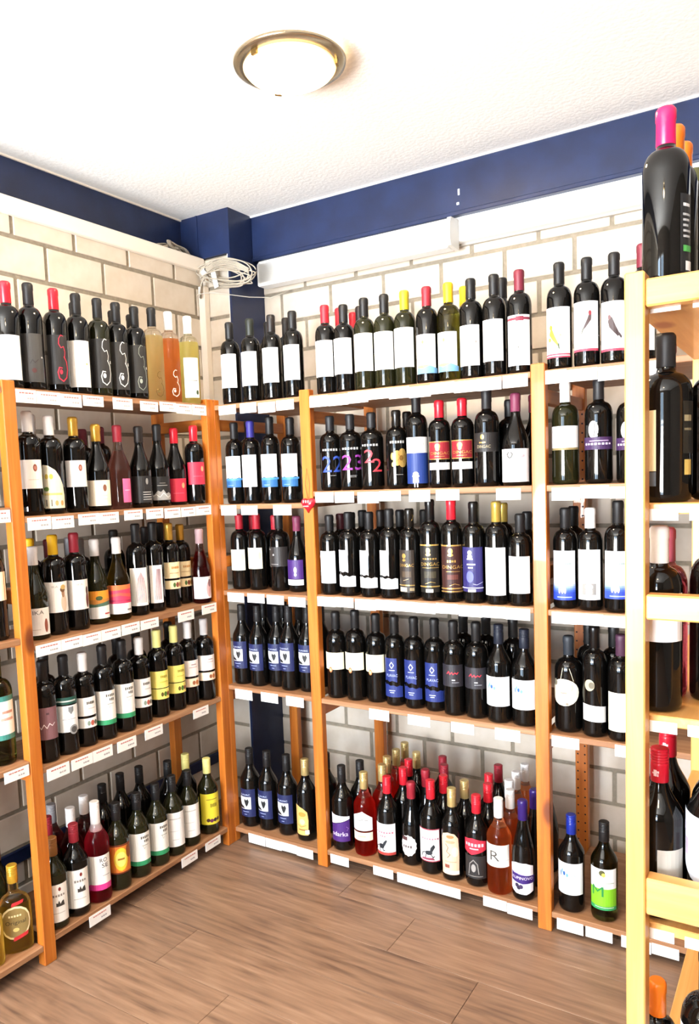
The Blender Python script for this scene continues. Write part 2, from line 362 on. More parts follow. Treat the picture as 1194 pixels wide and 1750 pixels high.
coil(-.375, .27, 2.482, .016, .018, 6, 5, 0, 'small loop of grey cable lying on the left wall ledge', False).scale = (1, 5.0, 1)
pts = [(-.305, .325, 2.28), (-.29, .315, 2.283), (-.25, .315, 2.282), (-.20, .32, 2.276), (-.15, .36, 2.268), (-.10, .43, 2.262), (-.05, .52, 2.268), (0, .585, 2.30)]
tag(link('thin_wire', tube_mesh('thin_wire', pts, .0018, mat('wire_white', 'D2CCC0', .5), 6)), 'thin white wire running from the corner duct towards the batten light', 'wire')
pts = [(-.04, .59, 1.30), (-.035, .585, 1.0), (-.045, .585, .7), (-.03, .588, .45), (-.05, .585, .25), (-.03, .585, .12)]
tag(link('hanging_cable', tube_mesh('hanging_cable', pts, .005, mat('grey_cable', '8C8880', .5), 8)), 'grey cable hanging down the wall behind the narrow corner bay', 'cable')

# ------------------------------------------------------------------ shelf heights, price labels and bottles, in metres
SHZ = {"L1": 1.77, "L2": 1.39, "L3": 1.003, "L4": 0.619, "L5": 0.079, "M2": 1.42, "M3": 1.03, "M4": 0.655, "M5": 0.068, "A1": 1.768, "A2": 1.382, "A3": 1.04, "A4": 0.657, "A5": 0.062, "B1": 1.768, "B2": 1.424, "B3": 1.046, "B4": 0.656, "B5": 0.069, "C1": 1.768, "C2": 1.424, "C3": 1.042, "C4": 0.652, "C5": 0.066, "P1": 1.757, "P2": 1.408, "P3": 1.035, "P4": 0.65, "P5": 0.18}
PRICE = {"L1": [[-0.8345, -0.7641, 1.7659, 0.0388], [-0.7621, -0.677, 1.7648, 0.0373], [-0.677, -0.5947, 1.7635, 0.0389], [-0.5886, -0.5051, 1.7643, 0.033], [-0.4644, -0.3778, 1.765, 0.0377], [-0.3416, -0.2572, 1.762, 0.0342], [-0.2477, -0.1652, 1.7652, 0.0331], [-0.1632, -0.0815, 1.7631, 0.0353], [-0.0783, -0.0005, 1.7645, 0.0377]], "L2": [[-0.8255, -0.7428, 1.3858, 0.0382], [-0.7393, -0.6563, 1.3831, 0.0374], [-0.6376, -0.5556, 1.3851, 0.0355], [-0.554, -0.4705, 1.3842, 0.0361], [-0.445, -0.3616, 1.3859, 0.0336], [-0.3434, -0.261, 1.3856, 0.0361], [-0.2543, -0.1723, 1.383, 0.0368], [-0.1682, -0.0903, 1.3818, 0.0354], [-0.0882, -0.002, 1.3832, 0.0367]], "L3": [[-0.8292, -0.7377, 0.9974, 0.0353], [-0.7362, -0.6541, 0.9976, 0.036], [-0.6525, -0.5778, 0.9962, 0.0363], [-0.5761, -0.4931, 0.9969, 0.0367], [-0.4887, -0.4062, 0.9983, 0.0368], [-0.4016, -0.3153, 0.997, 0.0341], [-0.2149, -0.13, 0.9956, 0.0385], [-0.0837, -0.0005, 0.999, 0.0356]], "L4": [[-0.8223, -0.7384, 0.6082, 0.0384], [-0.7301, -0.6462, 0.606, 0.0354], [-0.6446, -0.5616, 0.607, 0.0381], [-0.5401, -0.4548, 0.6044, 0.0382], [-0.4131, -0.3265, 0.6071, 0.0366], [-0.1635, -0.0776, 0.6086, 0.0345]], "L5": [[-0.7033, -0.6147, 0.0677, 0.0361], [-0.2694, -0.1831, 0.0682, 0.0366], [-0.1359, -0.0477, 0.0688, 0.0338]], "M2": [[-0.9511, -0.8816, 1.4142, 0.0367]], "M4": [[-0.9661, -0.8832, 0.6478, 0.0333]], "A1": [[0.0235, 0.108, 1.7624, 0.0337], [0.1281, 0.2067, 1.7636, 0.0364], [0.215, 0.2939, 1.759, 0.0381], [0.2992, 0.3783, 1.7606, 0.0361]], "A2": [[0.0098, 0.0867, 1.3779, 0.0386], [0.1099, 0.1897, 1.3757, 0.0352], [0.2645, 0.3478, 1.3769, 0.0382]], "A3": [[0.0205, 0.1034, 1.0333, 0.0358], [0.1208, 0.2037, 1.0347, 0.0354], [0.2149, 0.2949, 1.0333, 0.0346], [0.3166, 0.3938, 1.0309, 0.0355]], "A4": [[0.0351, 0.1211, 0.6448, 0.0389], [0.1646, 0.2467, 0.6466, 0.0367], [0.2855, 0.3669, 0.6465, 0.0371]], "A5": [[0.0677, 0.1507, 0.0511, 0.038], [0.1537, 0.2314, 0.0508, 0.0367], [0.2314, 0.3044, 0.0516, 0.0337], [0.3044, 0.3808, 0.0502, 0.0355]], "B1": [[0.4474, 0.5245, 1.7624, 0.0387], [0.5269, 0.6088, 1.7601, 0.0375], [0.6088, 0.688, 1.7635, 0.0389], [0.688, 0.767, 1.7639, 0.0332], [0.7692, 0.8434, 1.7632, 0.0369], [0.8434, 0.9216, 1.7589, 0.0356], [0.9216, 1.0033, 1.7629, 0.0346], [1.0033, 1.0821, 1.7605, 0.0354], [1.0821, 1.1601, 1.7618, 0.0377], [1.1639, 1.2427, 1.7625, 0.0373]], "B2": [[0.4562, 0.5336, 1.4195, 0.0363], [0.5386, 0.6183, 1.4191, 0.0376], [0.6326, 0.7163, 1.4169, 0.0389], [0.7186, 0.8018, 1.4182, 0.0335], [0.8325, 0.9097, 1.4187, 0.038], [0.9307, 1.0129, 1.4183, 0.035], [1.1367, 1.2156, 1.4174, 0.0357]], "B3": [[0.447, 0.5244, 1.0394, 0.035], [0.5244, 0.6006, 1.041, 0.0349], [0.6078, 0.6909, 1.0392, 0.0383], [0.6909, 0.769, 1.0415, 0.0368], [0.769, 0.8447, 1.0403, 0.0345], [0.8447, 0.9182, 1.0392, 0.0349], [0.9203, 0.9997, 1.0413, 0.0332], [1.0017, 1.0824, 1.0398, 0.0362], [1.0824, 1.1604, 1.0418, 0.0367], [1.1604, 1.2395, 1.0404, 0.0367]], "B4": [[0.6502, 0.7304, 0.6457, 0.0379], [0.8036, 0.8878, 0.6455, 0.035], [0.965, 1.0459, 0.6422, 0.035], [1.1182, 1.2016, 0.6445, 0.0383]], "B5": [[0.4607, 0.5405, 0.0586, 0.0344], [0.6449, 0.7265, 0.0585, 0.0333], [0.743, 0.8622, 0.058, 0.0354], [0.8644, 0.9844, 0.0568, 0.0346], [1.0661, 1.1471, 0.0587, 0.0344], [1.1491, 1.233, 0.0564, 0.0364]], "C1": [[1.2961, 1.3584, 1.7639, 0.0387], [1.3601, 1.4468, 1.7604, 0.0352], [1.4485, 1.5238, 1.7585, 0.0388], [1.5254, 1.607, 1.7613, 0.0386]], "C2": [[1.3113, 1.3944, 1.416, 0.0389], [1.3961, 1.4776, 1.4198, 0.0374], [1.4793, 1.5498, 1.4147, 0.0341]], "C3": [[1.3068, 1.3826, 1.0374, 0.0356], [1.3843, 1.4592, 1.0374, 0.0347], [1.4609, 1.5411, 1.0354, 0.0337]], "C4": [[1.3022, 1.3863, 0.6468, 0.0344], [1.4908, 1.5566, 0.6472, 0.0353]], "C5": [[1.3121, 1.394, 0.0525, 0.0368], [1.4011, 1.4815, 0.0511, 0.0338], [1.5071, 1.592, 0.0535, 0.0365], [1.5936, 1.6688, 0.0555, 0.0331]], "P1": [[1.7437, 1.7915, 1.747, 0.02], [1.8099, 1.8366, 1.747, 0.02]], "P2": [[1.7435, 1.789, 1.398, 0.02], [1.8062, 1.8389, 1.398, 0.02]], "P3": [[1.7435, 1.7883, 1.025, 0.02], [1.805, 1.8413, 1.025, 0.02]], "P4": [[1.7435, 1.7846, 0.64, 0.02], [1.8018, 1.8437, 0.64, 0.02]]}
BOTTLES = [
["L1", 0, -0.068, -0.7963, 0.319, 0.0372, "bord", "dk", "red", 0.2, "pic_hint", 0.084, 0.495, 0, "red-capped dark bottle with white label", 0],
["L1", 0, -0.068, -0.7174, 0.33, 0.0372, "bord", "dk", "blk", 0.2, "greylab", 0.081, 0.524, 0, "dark bottle with charcoal label", 0],
["L1", 0, -0.068, -0.6245, 0.333, 0.0372, "bord", "dk", "red", 0.2, "redswirl", 0.084, 0.548, 0, "red-capped bottle with red swirl print", 0],
["L1", 0, -0.068, -0.5372, 0.331, 0.0372, "bord", "dk", "blk", 0.2, "white_tall", 0.077, 0.529, 0, "dark bottle with tall white label", 0],
["L1", 0, -0.068, -0.4486, 0.332, 0.0372, "bord", "olv", "blk", 0.2, "swirl", 0.089, 0.581, 0, "brown-olive bottle with white swirl print", 0],
["L1", 0, -0.068, -0.3677, 0.333, 0.0372, "bord", "dk", "blk", 0.2, "swirl", 0.091, 0.579, 0, "black bottle with white swirl print", 0],
["L1", 0, -0.068, -0.2824, 0.332, 0.0372, "bord", "dk", "blk", 0.2, "swirl2", 0.074, 0.579, 0, "black bottle with thin grey swirl", 0],
["L1", 0, -0.068, -0.1978, 0.335, 0.0372, "bord", "pale", "blk", 0.2, "dkswirl", 0.0, 0.318, 0, "clear bottle of pale yellow wine", 0],
["L1", 0, -0.0708, -0.1095, 0.338, 0.0372, "bord", "orange", "wht", 0.2, "ltswirl", 0.054, 0.359, 0, "clear bottle of orange rose wine", 0],
["L1", 0, -0.0402, -0.0382, 0.329, 0.0372, "bord", "lime", "wht", 0.2, "herb", 0.068, 0.518, 0, "clear bottle of greenish white wine", 0],
["L1", 1, -0.1353, -0.4883, 0.322, 0.0372, "bord", "dk", "blk", 0.2, "", 0, 0, 0, "dark bottle", 4],
["L1", 1, -0.1381, -0.318, 0.322, 0.0372, "bord", "dk", "blk", 0.2, "", 0, 0, 0, "dark bottle", 6],
["L1", 1, -0.1386, -0.2322, 0.322, 0.0372, "bord", "dk", "blk", 0.2, "", 0, 0, 0, "dark bottle", 7],
["L2", 0, -0.068, -0.754, 0.319, 0.0372, "bord", "dk", "wht", 0.2, "dotlab", 0.257, 0.532, 0, "white-capped bottle with white label, brown dot", 0],
["L2", 0, -0.068, -0.6764, 0.314, 0.0372, "bord", "dk", "wht", 0.2, "quarter", 0.057, 0.505, 0, "bottle with quarter-round cream label", 0],
["L2", 0, -0.068, -0.5818, 0.314, 0.0372, "bord", "dk", "gold", 0.2, "dotlab", 0.266, 0.542, 0, "gold-capped bottle, white label, brown dot", 0],
["L2", 0, -0.068, -0.4894, 0.292, 0.0405, "burg", "dk", "gold", 0.2, "dotcream", 0.055, 0.35, 0, "gold-capped sloping bottle with cream label", 0],
["L2", 0, -0.068, -0.3956, 0.294, 0.0405, "burg", "rose_e", "dred", 0.2, "pinkside", 0.079, 0.361, 0, "clear pinkish bottle with pink label", 0],
["L2", 0, -0.068, -0.296, 0.293, 0.0405, "burg", "dk", "brown", 0.2, "blktext", 0.059, 0.386, 0, "black sloping bottle with black text label", 0],
["L2", 0, -0.068, -0.2047, 0.305, 0.0405, "burg", "dk", "blk", 0.2, "mountain", 0.07, 0.36, 0, "black sloping bottle with mountain picture", 0],
["L2", 0, -0.0722, -0.1125, 0.295, 0.0405, "burg", "dk", "red", 0.2, "redlab", 0.038, 0.342, 0, "sloping bottle, red cap, red label", 0],
["L2", 0, -0.0402, -0.0382, 0.305, 0.0372, "bord", "dk", "red", 0.2, "redlab", 0.247, 0.531, 0, "straight bottle, red cap, red label", 0],
["L2", 1, -0.16, -0.6735, 0.315, 0.0372, "bord", "dk", "wht", 0.2, "", 0, 0, 0, "white-capped bottle", 1],
["L2", 1, -0.16, -0.4698, 0.285, 0.0372, "bord", "dk", "maroon", 0.2, "", 0, 0, 0, "maroon-capped bottle", 3],
["L2", 1, -0.16, -0.3922, 0.291, 0.0372, "bord", "dk", "maroon", 0.2, "", 0, 0, 0, "maroon-capped bottle", 4],
["L3", 0, -0.0744, -0.7647, 0.292, 0.0405, "burg", "olv", "wht", 0.2, "ika", 0.052, 0.344, 0, "white-capped sloping bottle beside the post", 0],
["L3", 0, -0.079, -0.684, 0.317, 0.0372, "bord", "dk", "yel", 0.2, "lady", 0.227, 0.533, 0, "yellow-capped bottle with portrait label", 0],
["L3", 0, -0.0763, -0.6032, 0.315, 0.0372, "bord", "dk", "dred", 0.2, "lady2", 0.214, 0.52, 0, "dark-red-capped bottle with portrait label", 0],
["L3", 0, -0.0975, -0.5024, 0.293, 0.0405, "burg", "olv", "wht", 0.2, "hills", 0.068, 0.396, 0, "white-capped bottle with orange landscape label", 0],
["L3", 0, -0.0803, -0.4199, 0.294, 0.0405, "burg", "gold", "wht", 0.2, "sunset", 0.081, 0.428, 0, "white-capped bottle with pink sunset label", 0],
["L3", 0, -0.0823, -0.325, 0.325, 0.0372, "bord", "dk", "blk", 0.2, "redlines", 0.109, 0.522, 0, "black bottle, white label, red lines", 0],
["L3", 0, -0.0825, -0.2413, 0.325, 0.0372, "bord", "dk", "blk", 0.2, "redlines2", 0.1, 0.522, 0, "black bottle, narrow label, red lines", 0],
["L3", 0, -0.0863, -0.1544, 0.315, 0.0372, "bord", "dk", "gold", 0.2, "twocream", 0.224, 0.541, 0, "gold-capped bottle, cream label in two bands", 0],
["L3", 0, -0.1075, -0.0708, 0.311, 0.0372, "bord", "dk", "gold", 0.2, "twocream", 0.22, 0.537, 0, "gold-capped bottle, cream label, black stripe", 0],
["L3", 0, -0.039, -0.037, 0.295, 0.036, "burg", "rose_d", "pinkgrey", 0.2, "pinkpaint", 0.066, 0.358, 0, "slender rose bottle with white-pink label", 0],
["L3", 1, -0.1594, -0.7119, 0.314, 0.0372, "bord", "dk", "yel", 0.2, "", 0, 0, 0, "yellow-capped bottle", 1],
["L3", 1, -0.1645, -0.6344, 0.297, 0.0372, "bord", "dk", "maroon", 0.2, "", 0, 0, 0, "maroon-capped bottle", 2],
["L3", 1, -0.1569, -0.5572, 0.298, 0.0372, "bord", "dk", "grey", 0.2, "", 0, 0, 0, "grey-capped bottle", 3],
["L3", 1, -0.1905, -0.4872, 0.289, 0.0372, "bord", "dk", "grey", 0.2, "", 0, 0, 0, "grey-capped bottle", 3],
["L3", 1, -0.16, -0.3587, 0.311, 0.0372, "bord", "dk", "blk", 0.2, "", 0, 0, 0, "dark bottle", 5],
["L3", 1, -0.16, -0.2047, 0.314, 0.0372, "bord", "dk", "brown", 0.2, "", 0, 0, 0, "brown-capped bottle", 7],
["L3", 1, -0.163, -0.1251, 0.315, 0.0372, "bord", "dk", "brown", 0.2, "", 0, 0, 0, "brown-capped bottle", 8],
["L4", 0, -0.0458, -0.7796, 0.323, 0.0372, "bord", "dk", "blk", 0.2, "mauve", 0.234, 0.551, 0, "dark bottle with mauve label, white script", 0],
["L4", 0, -0.0459, -0.702, 0.317, 0.0372, "bord", "dk", "blk", 0.2, "crest", 0.235, 0.588, 0, "dark bottle with crest label, grey seal", 0],
["L4", 0, -0.052, -0.6218, 0.312, 0.0372, "bord", "dk", "wht", 0.2, "twowhite", 0.205, 0.533, 0, "white-capped bottle, white label in two bands", 0],
["L4", 0, -0.0443, -0.5446, 0.318, 0.0372, "bord", "dk", "blk", 0.2, "greenfoot", 0.165, 0.526, 0, "dark bottle, white label with green foot", 0],
["L4", 0, -0.0453, -0.457, 0.319, 0.0372, "bord", "dk", "blk", 0.2, "greenfoot", 0.16, 0.532, 0, "dark bottle, white label with green base", 0],
["L4", 0, -0.0549, -0.3685, 0.313, 0.0372, "bord", "dk", "wht", 0.2, "twowhite", 0.2, 0.533, 0, "white-capped bottle, two-part white label", 0],
["L4", 0, -0.0533, -0.2814, 0.318, 0.0372, "bord", "dk", "pyel", 0.2, "twoyel", 0.213, 0.539, 0, "pale-yellow-capped bottle with yellow label", 0],
["L4", 0, -0.0552, -0.1914, 0.316, 0.0372, "bord", "dk", "pyel", 0.2, "twoyel", 0.209, 0.54, 0, "yellow-capped bottle with yellow label", 0],
["L4", 0, -0.0574, -0.1139, 0.317, 0.0372, "bord", "dk", "wht", 0.2, "twopink", 0.221, 0.543, 0, "white-capped bottle with pinkish split label", 0],
["L4", 0, -0.0402, -0.0382, 0.323, 0.0372, "bord", "dk", "grey2", 0.2, "twopink", 0.25, 0.56, 0, "grey-capped bottle nearest the corner post", 0],
["L4", 1, -0.1219, -0.7179, 0.322, 0.0372, "bord", "dk", "blk", 0.2, "", 0, 0, 0, "dark bottle", 1],
["L4", 1, -0.118, -0.4137, 0.322, 0.0372, "bord", "dk", "blk", 0.2, "", 0, 0, 0, "dark bottle", 5],
["L4", 1, -0.1226, -0.3163, 0.322, 0.0372, "bord", "dk", "blk", 0.2, "", 0, 0, 0, "dark bottle", 6],
["L4", 1, -0.1289, -0.144, 0.322, 0.0372, "bord", "dk", "blk", 0.2, "", 0, 0, 0, "dark bottle", 8],
["L5", 0, -0.0465, -0.7912, 0.295, 0.0405, "litre", "olv", "amber", 0.2, "castle", 0.085, 0.521, 0, "amber-capped bottle with castle label", 0],
["L5", 0, -0.0465, -0.7069, 0.298, 0.0405, "litre", "dk", "dred", 0.2, "castle", 0.096, 0.535, 0, "dark-red-capped bottle with framed castle label", 0],
["L5", 0, -0.0465, -0.6157, 0.343, 0.0405, "litre", "rose", "wht", 0.3, "pinkfoot", 0.135, 0.484, 0, "clear bottle of pink rose wine", 0],
["L5", 0, -0.0465, -0.5269, 0.298, 0.0405, "litre", "olv", "blk", 0.2, "orangelab", 0.205, 0.545, 0, "olive bottle with orange label", 0],
["L5", 0, -0.0465, -0.4316, 0.299, 0.0405, "litre", "olv", "blk", 0.2, "greenfoot", 0.154, 0.545, 0, "olive bottle, white label, wide green foot", 0],
["L5", 0, -0.0465, -0.339, 0.298, 0.0405, "litre", "olv", "blk", 0.2, "greenfoot", 0.145, 0.545, 0, "olive bottle, white label with green band", 0],
["L5", 0, -0.0465, -0.2536, 0.298, 0.0405, "litre", "olv", "blk", 0.2, "whtplain", 0.125, 0.562, 0, "olive bottle with wide white label", 0],
["L5", 0, -0.0465, -0.1694, 0.288, 0.0405, "litre", "olv", "blk", 0.2, "whtplain", 0.13, 0.571, 0, "olive bottle with narrow white label", 0],
["L5", 0, -0.0465, -0.057, 0.305, 0.0405, "litre", "olv", "pyel", 0.2, "yellab", 0.138, 0.556, 0, "pale-yellow-capped bottle with bright yellow label", 0],
["L5", 1, -0.1302, -0.7419, 0.322, 0.0405, "litre", "dk", "dred", 0.2, "", 0, 0, 0, "dark-red-capped bottle", 1],
["L5", 1, -0.2024, -0.6701, 0.322, 0.0405, "litre", "rose_d", "grey", 0.2, "", 0, 0, 0, "grey-capped bottle", 1],
["L5", 1, -0.1191, -0.6584, 0.322, 0.0405, "litre", "rose_d", "wht", 0.2, "", 0, 0, 0, "white-capped bottle", 2],
["L5", 1, -0.1587, -0.5694, 0.322, 0.0405, "litre", "rose_d", "wht", 0.2, "", 0, 0, 0, "white-capped bottle", 2],
["L5", 1, -0.1791, -0.4691, 0.322, 0.0405, "litre", "dk", "blk", 0.2, "", 0, 0, 0, "black-capped bottle", 3],
["L5", 1, -0.2001, -0.3653, 0.322, 0.0405, "litre", "dk", "blk", 0.2, "", 0, 0, 0, "black-capped bottle", 4],
["L5", 1, -0.188, -0.2816, 0.322, 0.0405, "litre", "dk", "blk", 0.2, "", 0, 0, 0, "black-capped bottle", 5],
["L5", 1, -0.1295, -0.1881, 0.322, 0.0405, "litre", "dk", "blk", 0.2, "", 0, 0, 0, "black-capped bottle", 7],
["L5", 1, -0.1192, -0.0995, 0.322, 0.0405, "litre", "dk", "pyel", 0.2, "", 0, 0, 0, "yellow-capped bottle", 8],
["M2", 0, -0.068, -0.9167, 0.32, 0.0372, "bord", "dk", "blk", 0.2, "whtplain", 0.28, 0.664, 0, "dark bottle cut by the picture edge", 0],
["M3", 0, -0.06, -0.9167, 0.32, 0.0372, "bord", "dk", "blk", 0.2, "creamwide", 0.371, 0.636, 0, "dark bottle with cream label beside post", 0],
["M4", 0, -0.07, -0.9229, 0.33, 0.042, "fat", "clr_olv", "olvcap", 0.2, "tealwide", 0.238, 0.636, 0, "olive glass bottle with teal-edged label", 0],
["M5", 0, -0.06, -0.9275, 0.27, 0.048, "flask", "yellow", "goldcap", 0.2, "medal", 0.148, 0.607, 0, "flat clear flask with round gold label", 0],
["M5", 0, -0.06, -1.0267, 0.27, 0.048, "flask", "yellow", "goldcap", 0.2, "medal", 0.234, 0.674, 0, "flat clear flask cut by picture edge", 0],
["M5", 1, -0.2356, -0.9202, 0.32, 0.0405, "litre", "olv", "amber", 0.2, "", 0, 0, 0, "amber-capped olive bottle", 1],
["M5", 1, -0.1514, -0.92, 0.32, 0.0405, "litre", "olv", "amber", 0.2, "", 0, 0, 0, "amber-capped olive bottle", 1],
["A1", 0, 0.039, 0.112, 0.32, 0.0372, "bord", "dk", "blk", 0.2, "blank", 0.204, 0.608, 0, "black-capped bottle with blank white label", 0],
["A1", 0, 0.1402, 0.112, 0.319, 0.0372, "bord", "dk", "dgrn", 0.2, "blank", 0.201, 0.602, 0, "green-black-capped bottle, white label", 0],
["A1", 0, 0.2419, 0.112, 0.319, 0.0372, "bord", "dk", "brown", 0.2, "blank", 0.208, 0.61, 0, "brown-capped bottle with white label", 0],
["A1", 0, 0.34, 0.112, 0.321, 0.0372, "bord", "dk", "blk", 0.2, "blank", 0.207, 0.606, 0, "dark bottle with white label, by post", 0],
["A1", 1, 0.2242, 0.2346, 0.325, 0.0372, "bord", "dk", "brown", 0.2, "", 0, 0, 0, "dark bottle", 4],
["A1", 1, 0.1257, 0.2488, 0.325, 0.0372, "bord", "dk", "blk", 0.2, "", 0, 0, 0, "dark bottle", 3],
["A2", 0, 0.0382, 0.112, 0.321, 0.0372, "bord", "dk", "blk", 0.2, "sea", 0.202, 0.583, 0, "bottle with white and sea-blue label", 0],
["A2", 0, 0.1199, 0.112, 0.32, 0.0372, "bord", "dk", "violet", 0.2, "scribble", 0.203, 0.589, 0, "violet-capped bottle with white label", 0],
["A2", 0, 0.2133, 0.112, 0.325, 0.0372, "bord", "dk", "blk", 0.2, "sea", 0.188, 0.566, 0, "bottle with white-blue label, right of violet cap", 0],
["A2", 0, 0.309, 0.112, 0.324, 0.0372, "bord", "dk", "blk", 0.2, "sea", 0.193, 0.574, 0, "bottle with white-blue label beside the post", 0],
["A2", 1, 0.0382, 0.204, 0.329, 0.0372, "bord", "dk", "blk", 0.2, "", 0, 0, 0, "dark bottle", 1],
["A3", 0, 0.0382, 0.1169, 0.296, 0.0372, "bord", "dk", "dred2", 0.2, "creampic", 0.257, 0.533, 0, "red-capped bottle with cream label", 0],
["A3", 0, 0.1175, 0.1256, 0.296, 0.0372, "bord", "dk", "dred2", 0.2, "creampic", 0.282, 0.558, 0, "dark-red-capped bottle with cream label", 0],
["A3", 0, 0.2219, 0.1336, 0.303, 0.0405, "heavy", "dk", "blk", 0.2, "charband", 0.322, 0.575, 0, "wide black bottle with charcoal label", 0],
["A3", 0, 0.3061, 0.1344, 0.29, 0.0405, "burg", "dk", "mauvecap", 0.2, "purplelab", 0.093, 0.428, 0, "mauve-capped sloping bottle with purple label", 0],
["A3", 1, 0.0382, 0.204, 0.291, 0.0372, "bord", "dk", "dred2", 0.2, "", 0, 0, 0, "red-capped bottle", 1],
["A3", 1, 0.15, 0.204, 0.293, 0.0372, "bord", "dk", "dred2", 0.2, "", 0, 0, 0, "red-capped bottle", 2],
["A4", 0, 0.039, 0.1015, 0.318, 0.038, "litre", "dk", "blk", 0.2, "bluesq", 0.207, 0.548, 0, "dark bottle, blue label, white picture", 0],
["A4", 0, 0.1182, 0.1037, 0.322, 0.038, "litre", "dk", "blk", 0.2, "bluesq", 0.202, 0.533, 0, "bottle, blue label with white square", 0],
["A4", 0, 0.1929, 0.1299, 0.319, 0.038, "litre", "dk", "blk", 0.2, "bluesq", 0.21, 0.538, 0, "bottle, blue label with dark leaf picture", 0],
["A4", 0, 0.2684, 0.1059, 0.325, 0.038, "litre", "dk", "blk", 0.2, "bluesq", 0.236, 0.569, 0, "blue-labelled bottle with white square picture", 0],
["A4", 0, 0.3463, 0.1198, 0.325, 0.038, "litre", "dk", "blk", 0.2, "bluesq", 0.234, 0.556, 0, "blue-labelled bottle half behind the post", 0],
["A4", 1, 0.0899, 0.1814, 0.318, 0.038, "litre", "dk", "blk", 0.2, "", 0, 0, 0, "dark bottle", 1],
["A4", 1, 0.1724, 0.2064, 0.318, 0.038, "litre", "dk", "blk", 0.2, "", 0, 0, 0, "dark bottle", 2],
["A4", 1, 0.2549, 0.1979, 0.318, 0.038, "litre", "dk", "blk", 0.2, "", 0, 0, 0, "dark bottle", 3],
["A5", 0, 0.0415, 0.1042, 0.317, 0.0405, "litre", "dk", "blk", 0.2, "bluesq", 0.14, 0.5, 0, "blue-labelled bottle by the corner post", 0],
["A5", 0, 0.1254, 0.1114, 0.315, 0.0405, "litre", "dk", "blk", 0.2, "bluesq", 0.156, 0.52, 0, "blue-labelled bottle, white square picture", 0],
["A5", 0, 0.2221, 0.1128, 0.318, 0.0405, "litre", "dk", "blk", 0.2, "bluesq", 0.158, 0.524, 0, "blue-labelled bottle left of gold cap", 0],
["A5", 0, 0.3159, 0.1069, 0.316, 0.039, "litre", "dk", "palegold", 0.2, "ornate", 0.084, 0.454, 0, "gold-capped bottle with ornate orange label", 0],
["A5", 1, 0.355, 0.2, 0.322, 0.0405, "litre", "dk", "blk", 0.2, "", 0, 0, 0, "dark bottle", 4],
["B1", 0, 0.4827, 0.112, 0.316, 0.0372, "bord", "dk", "red2", 0.2, "blank", 0.199, 0.598, 0, "red-capped bottle with white label", 0],
["B1", 0, 0.5606, 0.112, 0.314, 0.0372, "bord", "dk", "blk", 0.2, "blank", 0.211, 0.612, 0, "black-capped bottle with blank label", 0],
["B1", 0, 0.6447, 0.112, 0.317, 0.0372, "bord", "olv", "blk", 0.2, "blank", 0.209, 0.609, 0, "olive bottle with tall white label", 0],
["B1", 0, 0.7243, 0.112, 0.317, 0.0372, "bord", "olv", "blk", 0.2, "blank", 0.198, 0.596, 0, "olive bottle, black cap, white label", 0],
["B1", 0, 0.8019, 0.112, 0.318, 0.0372, "bord", "olv", "olive", 0.2, "blank", 0.197, 0.605, 0, "olive bottle with yellow-green cap", 0],
["B1", 0, 0.8839, 0.112, 0.32, 0.0372, "bord", "dk", "dred", 0.2, "isle", 0.106, 0.504, 0, "dark-red-capped bottle with island picture", 0],
["B1", 0, 0.9615, 0.112, 0.318, 0.0372, "bord", "olvg", "yel", 0.2, "isle", 0.101, 0.497, 0, "yellow-capped greenish bottle with island picture", 0],
["B1", 0, 1.0391, 0.112, 0.32, 0.0372, "bord", "dk", "blk", 0.2, "sketch", 0.133, 0.531, 0, "black bottle with grey sketch label", 0],
["B1", 0, 1.1167, 0.112, 0.321, 0.0372, "bord", "dk", "blk", 0.2, "sketch2", 0.151, 0.553, 0, "black bottle with faint sketch label", 0],
["B1", 0, 1.1982, 0.112, 0.324, 0.0372, "bord", "dk", "maroon", 0.2, "redtop", 0.081, 0.559, 0, "maroon-capped bottle, white label, maroon stripe", 0],
["B1", 1, 0.4722, 0.2302, 0.325, 0.0372, "bord", "dk", "red2", 0.2, "", 0, 0, 0, "red-capped bottle", 1],
["B1", 1, 0.4722, 0.3317, 0.325, 0.0372, "bord", "dk", "red2", 0.2, "", 0, 0, 0, "red-capped bottle", 2],
["B1", 1, 0.5454, 0.256, 0.325, 0.0372, "bord", "dk", "brown", 0.2, "", 0, 0, 0, "dark bottle", 3],
["B1", 1, 0.967, 0.234, 0.325, 0.0372, "bord", "olvg", "yel", 0.2, "", 0, 0, 0, "yellow-capped bottle", 7],
["B1", 1, 1.1081, 0.2129, 0.325, 0.0372, "bord", "dk", "blk", 0.2, "", 0, 0, 0, "dark bottle", 9],
["B2", 0, 0.487, 0.112, 0.27, 0.04, "heavy", "dk", "matte", 0.2, "n22b", 0.147, 0.578, 24, "wide black bottle painted blue 22", 0],
["B2", 0, 0.5722, 0.112, 0.267, 0.042, "heavy", "dk", "matte", 0.2, "n23", 0.145, 0.58, 24, "wide black bottle painted purple 23", 0],
["B2", 0, 0.6594, 0.112, 0.266, 0.042, "heavy", "dk", "matte", 0.2, "n22r", 0.171, 0.59, 20, "wide black bottle painted red 22", 0],
["B2", 0, 0.7577, 0.112, 0.267, 0.0372, "bord", "dk", "wisp", 0.2, "goldflower", 0.169, 0.639, 25, "black bottle with gold flower print", 0],
["B2", 0, 0.8352, 0.112, 0.318, 0.0372, "bord", "dk", "blk", 0.2, "whiteblue", 0.051, 0.537, 20, "bottle, white-over-blue label, white figure", 0],
["B2", 0, 0.9192, 0.112, 0.292, 0.0372, "bord", "dk", "red", 0.2, "redbox", 0.206, 0.528, 8, "red-capped bottle, red-gold label, white strip", 0],
["B2", 0, 1.001, 0.112, 0.294, 0.0372, "bord", "dk", "red", 0.2, "redbox", 0.204, 0.53, 8, "red-capped bottle, red-gold square label", 0],
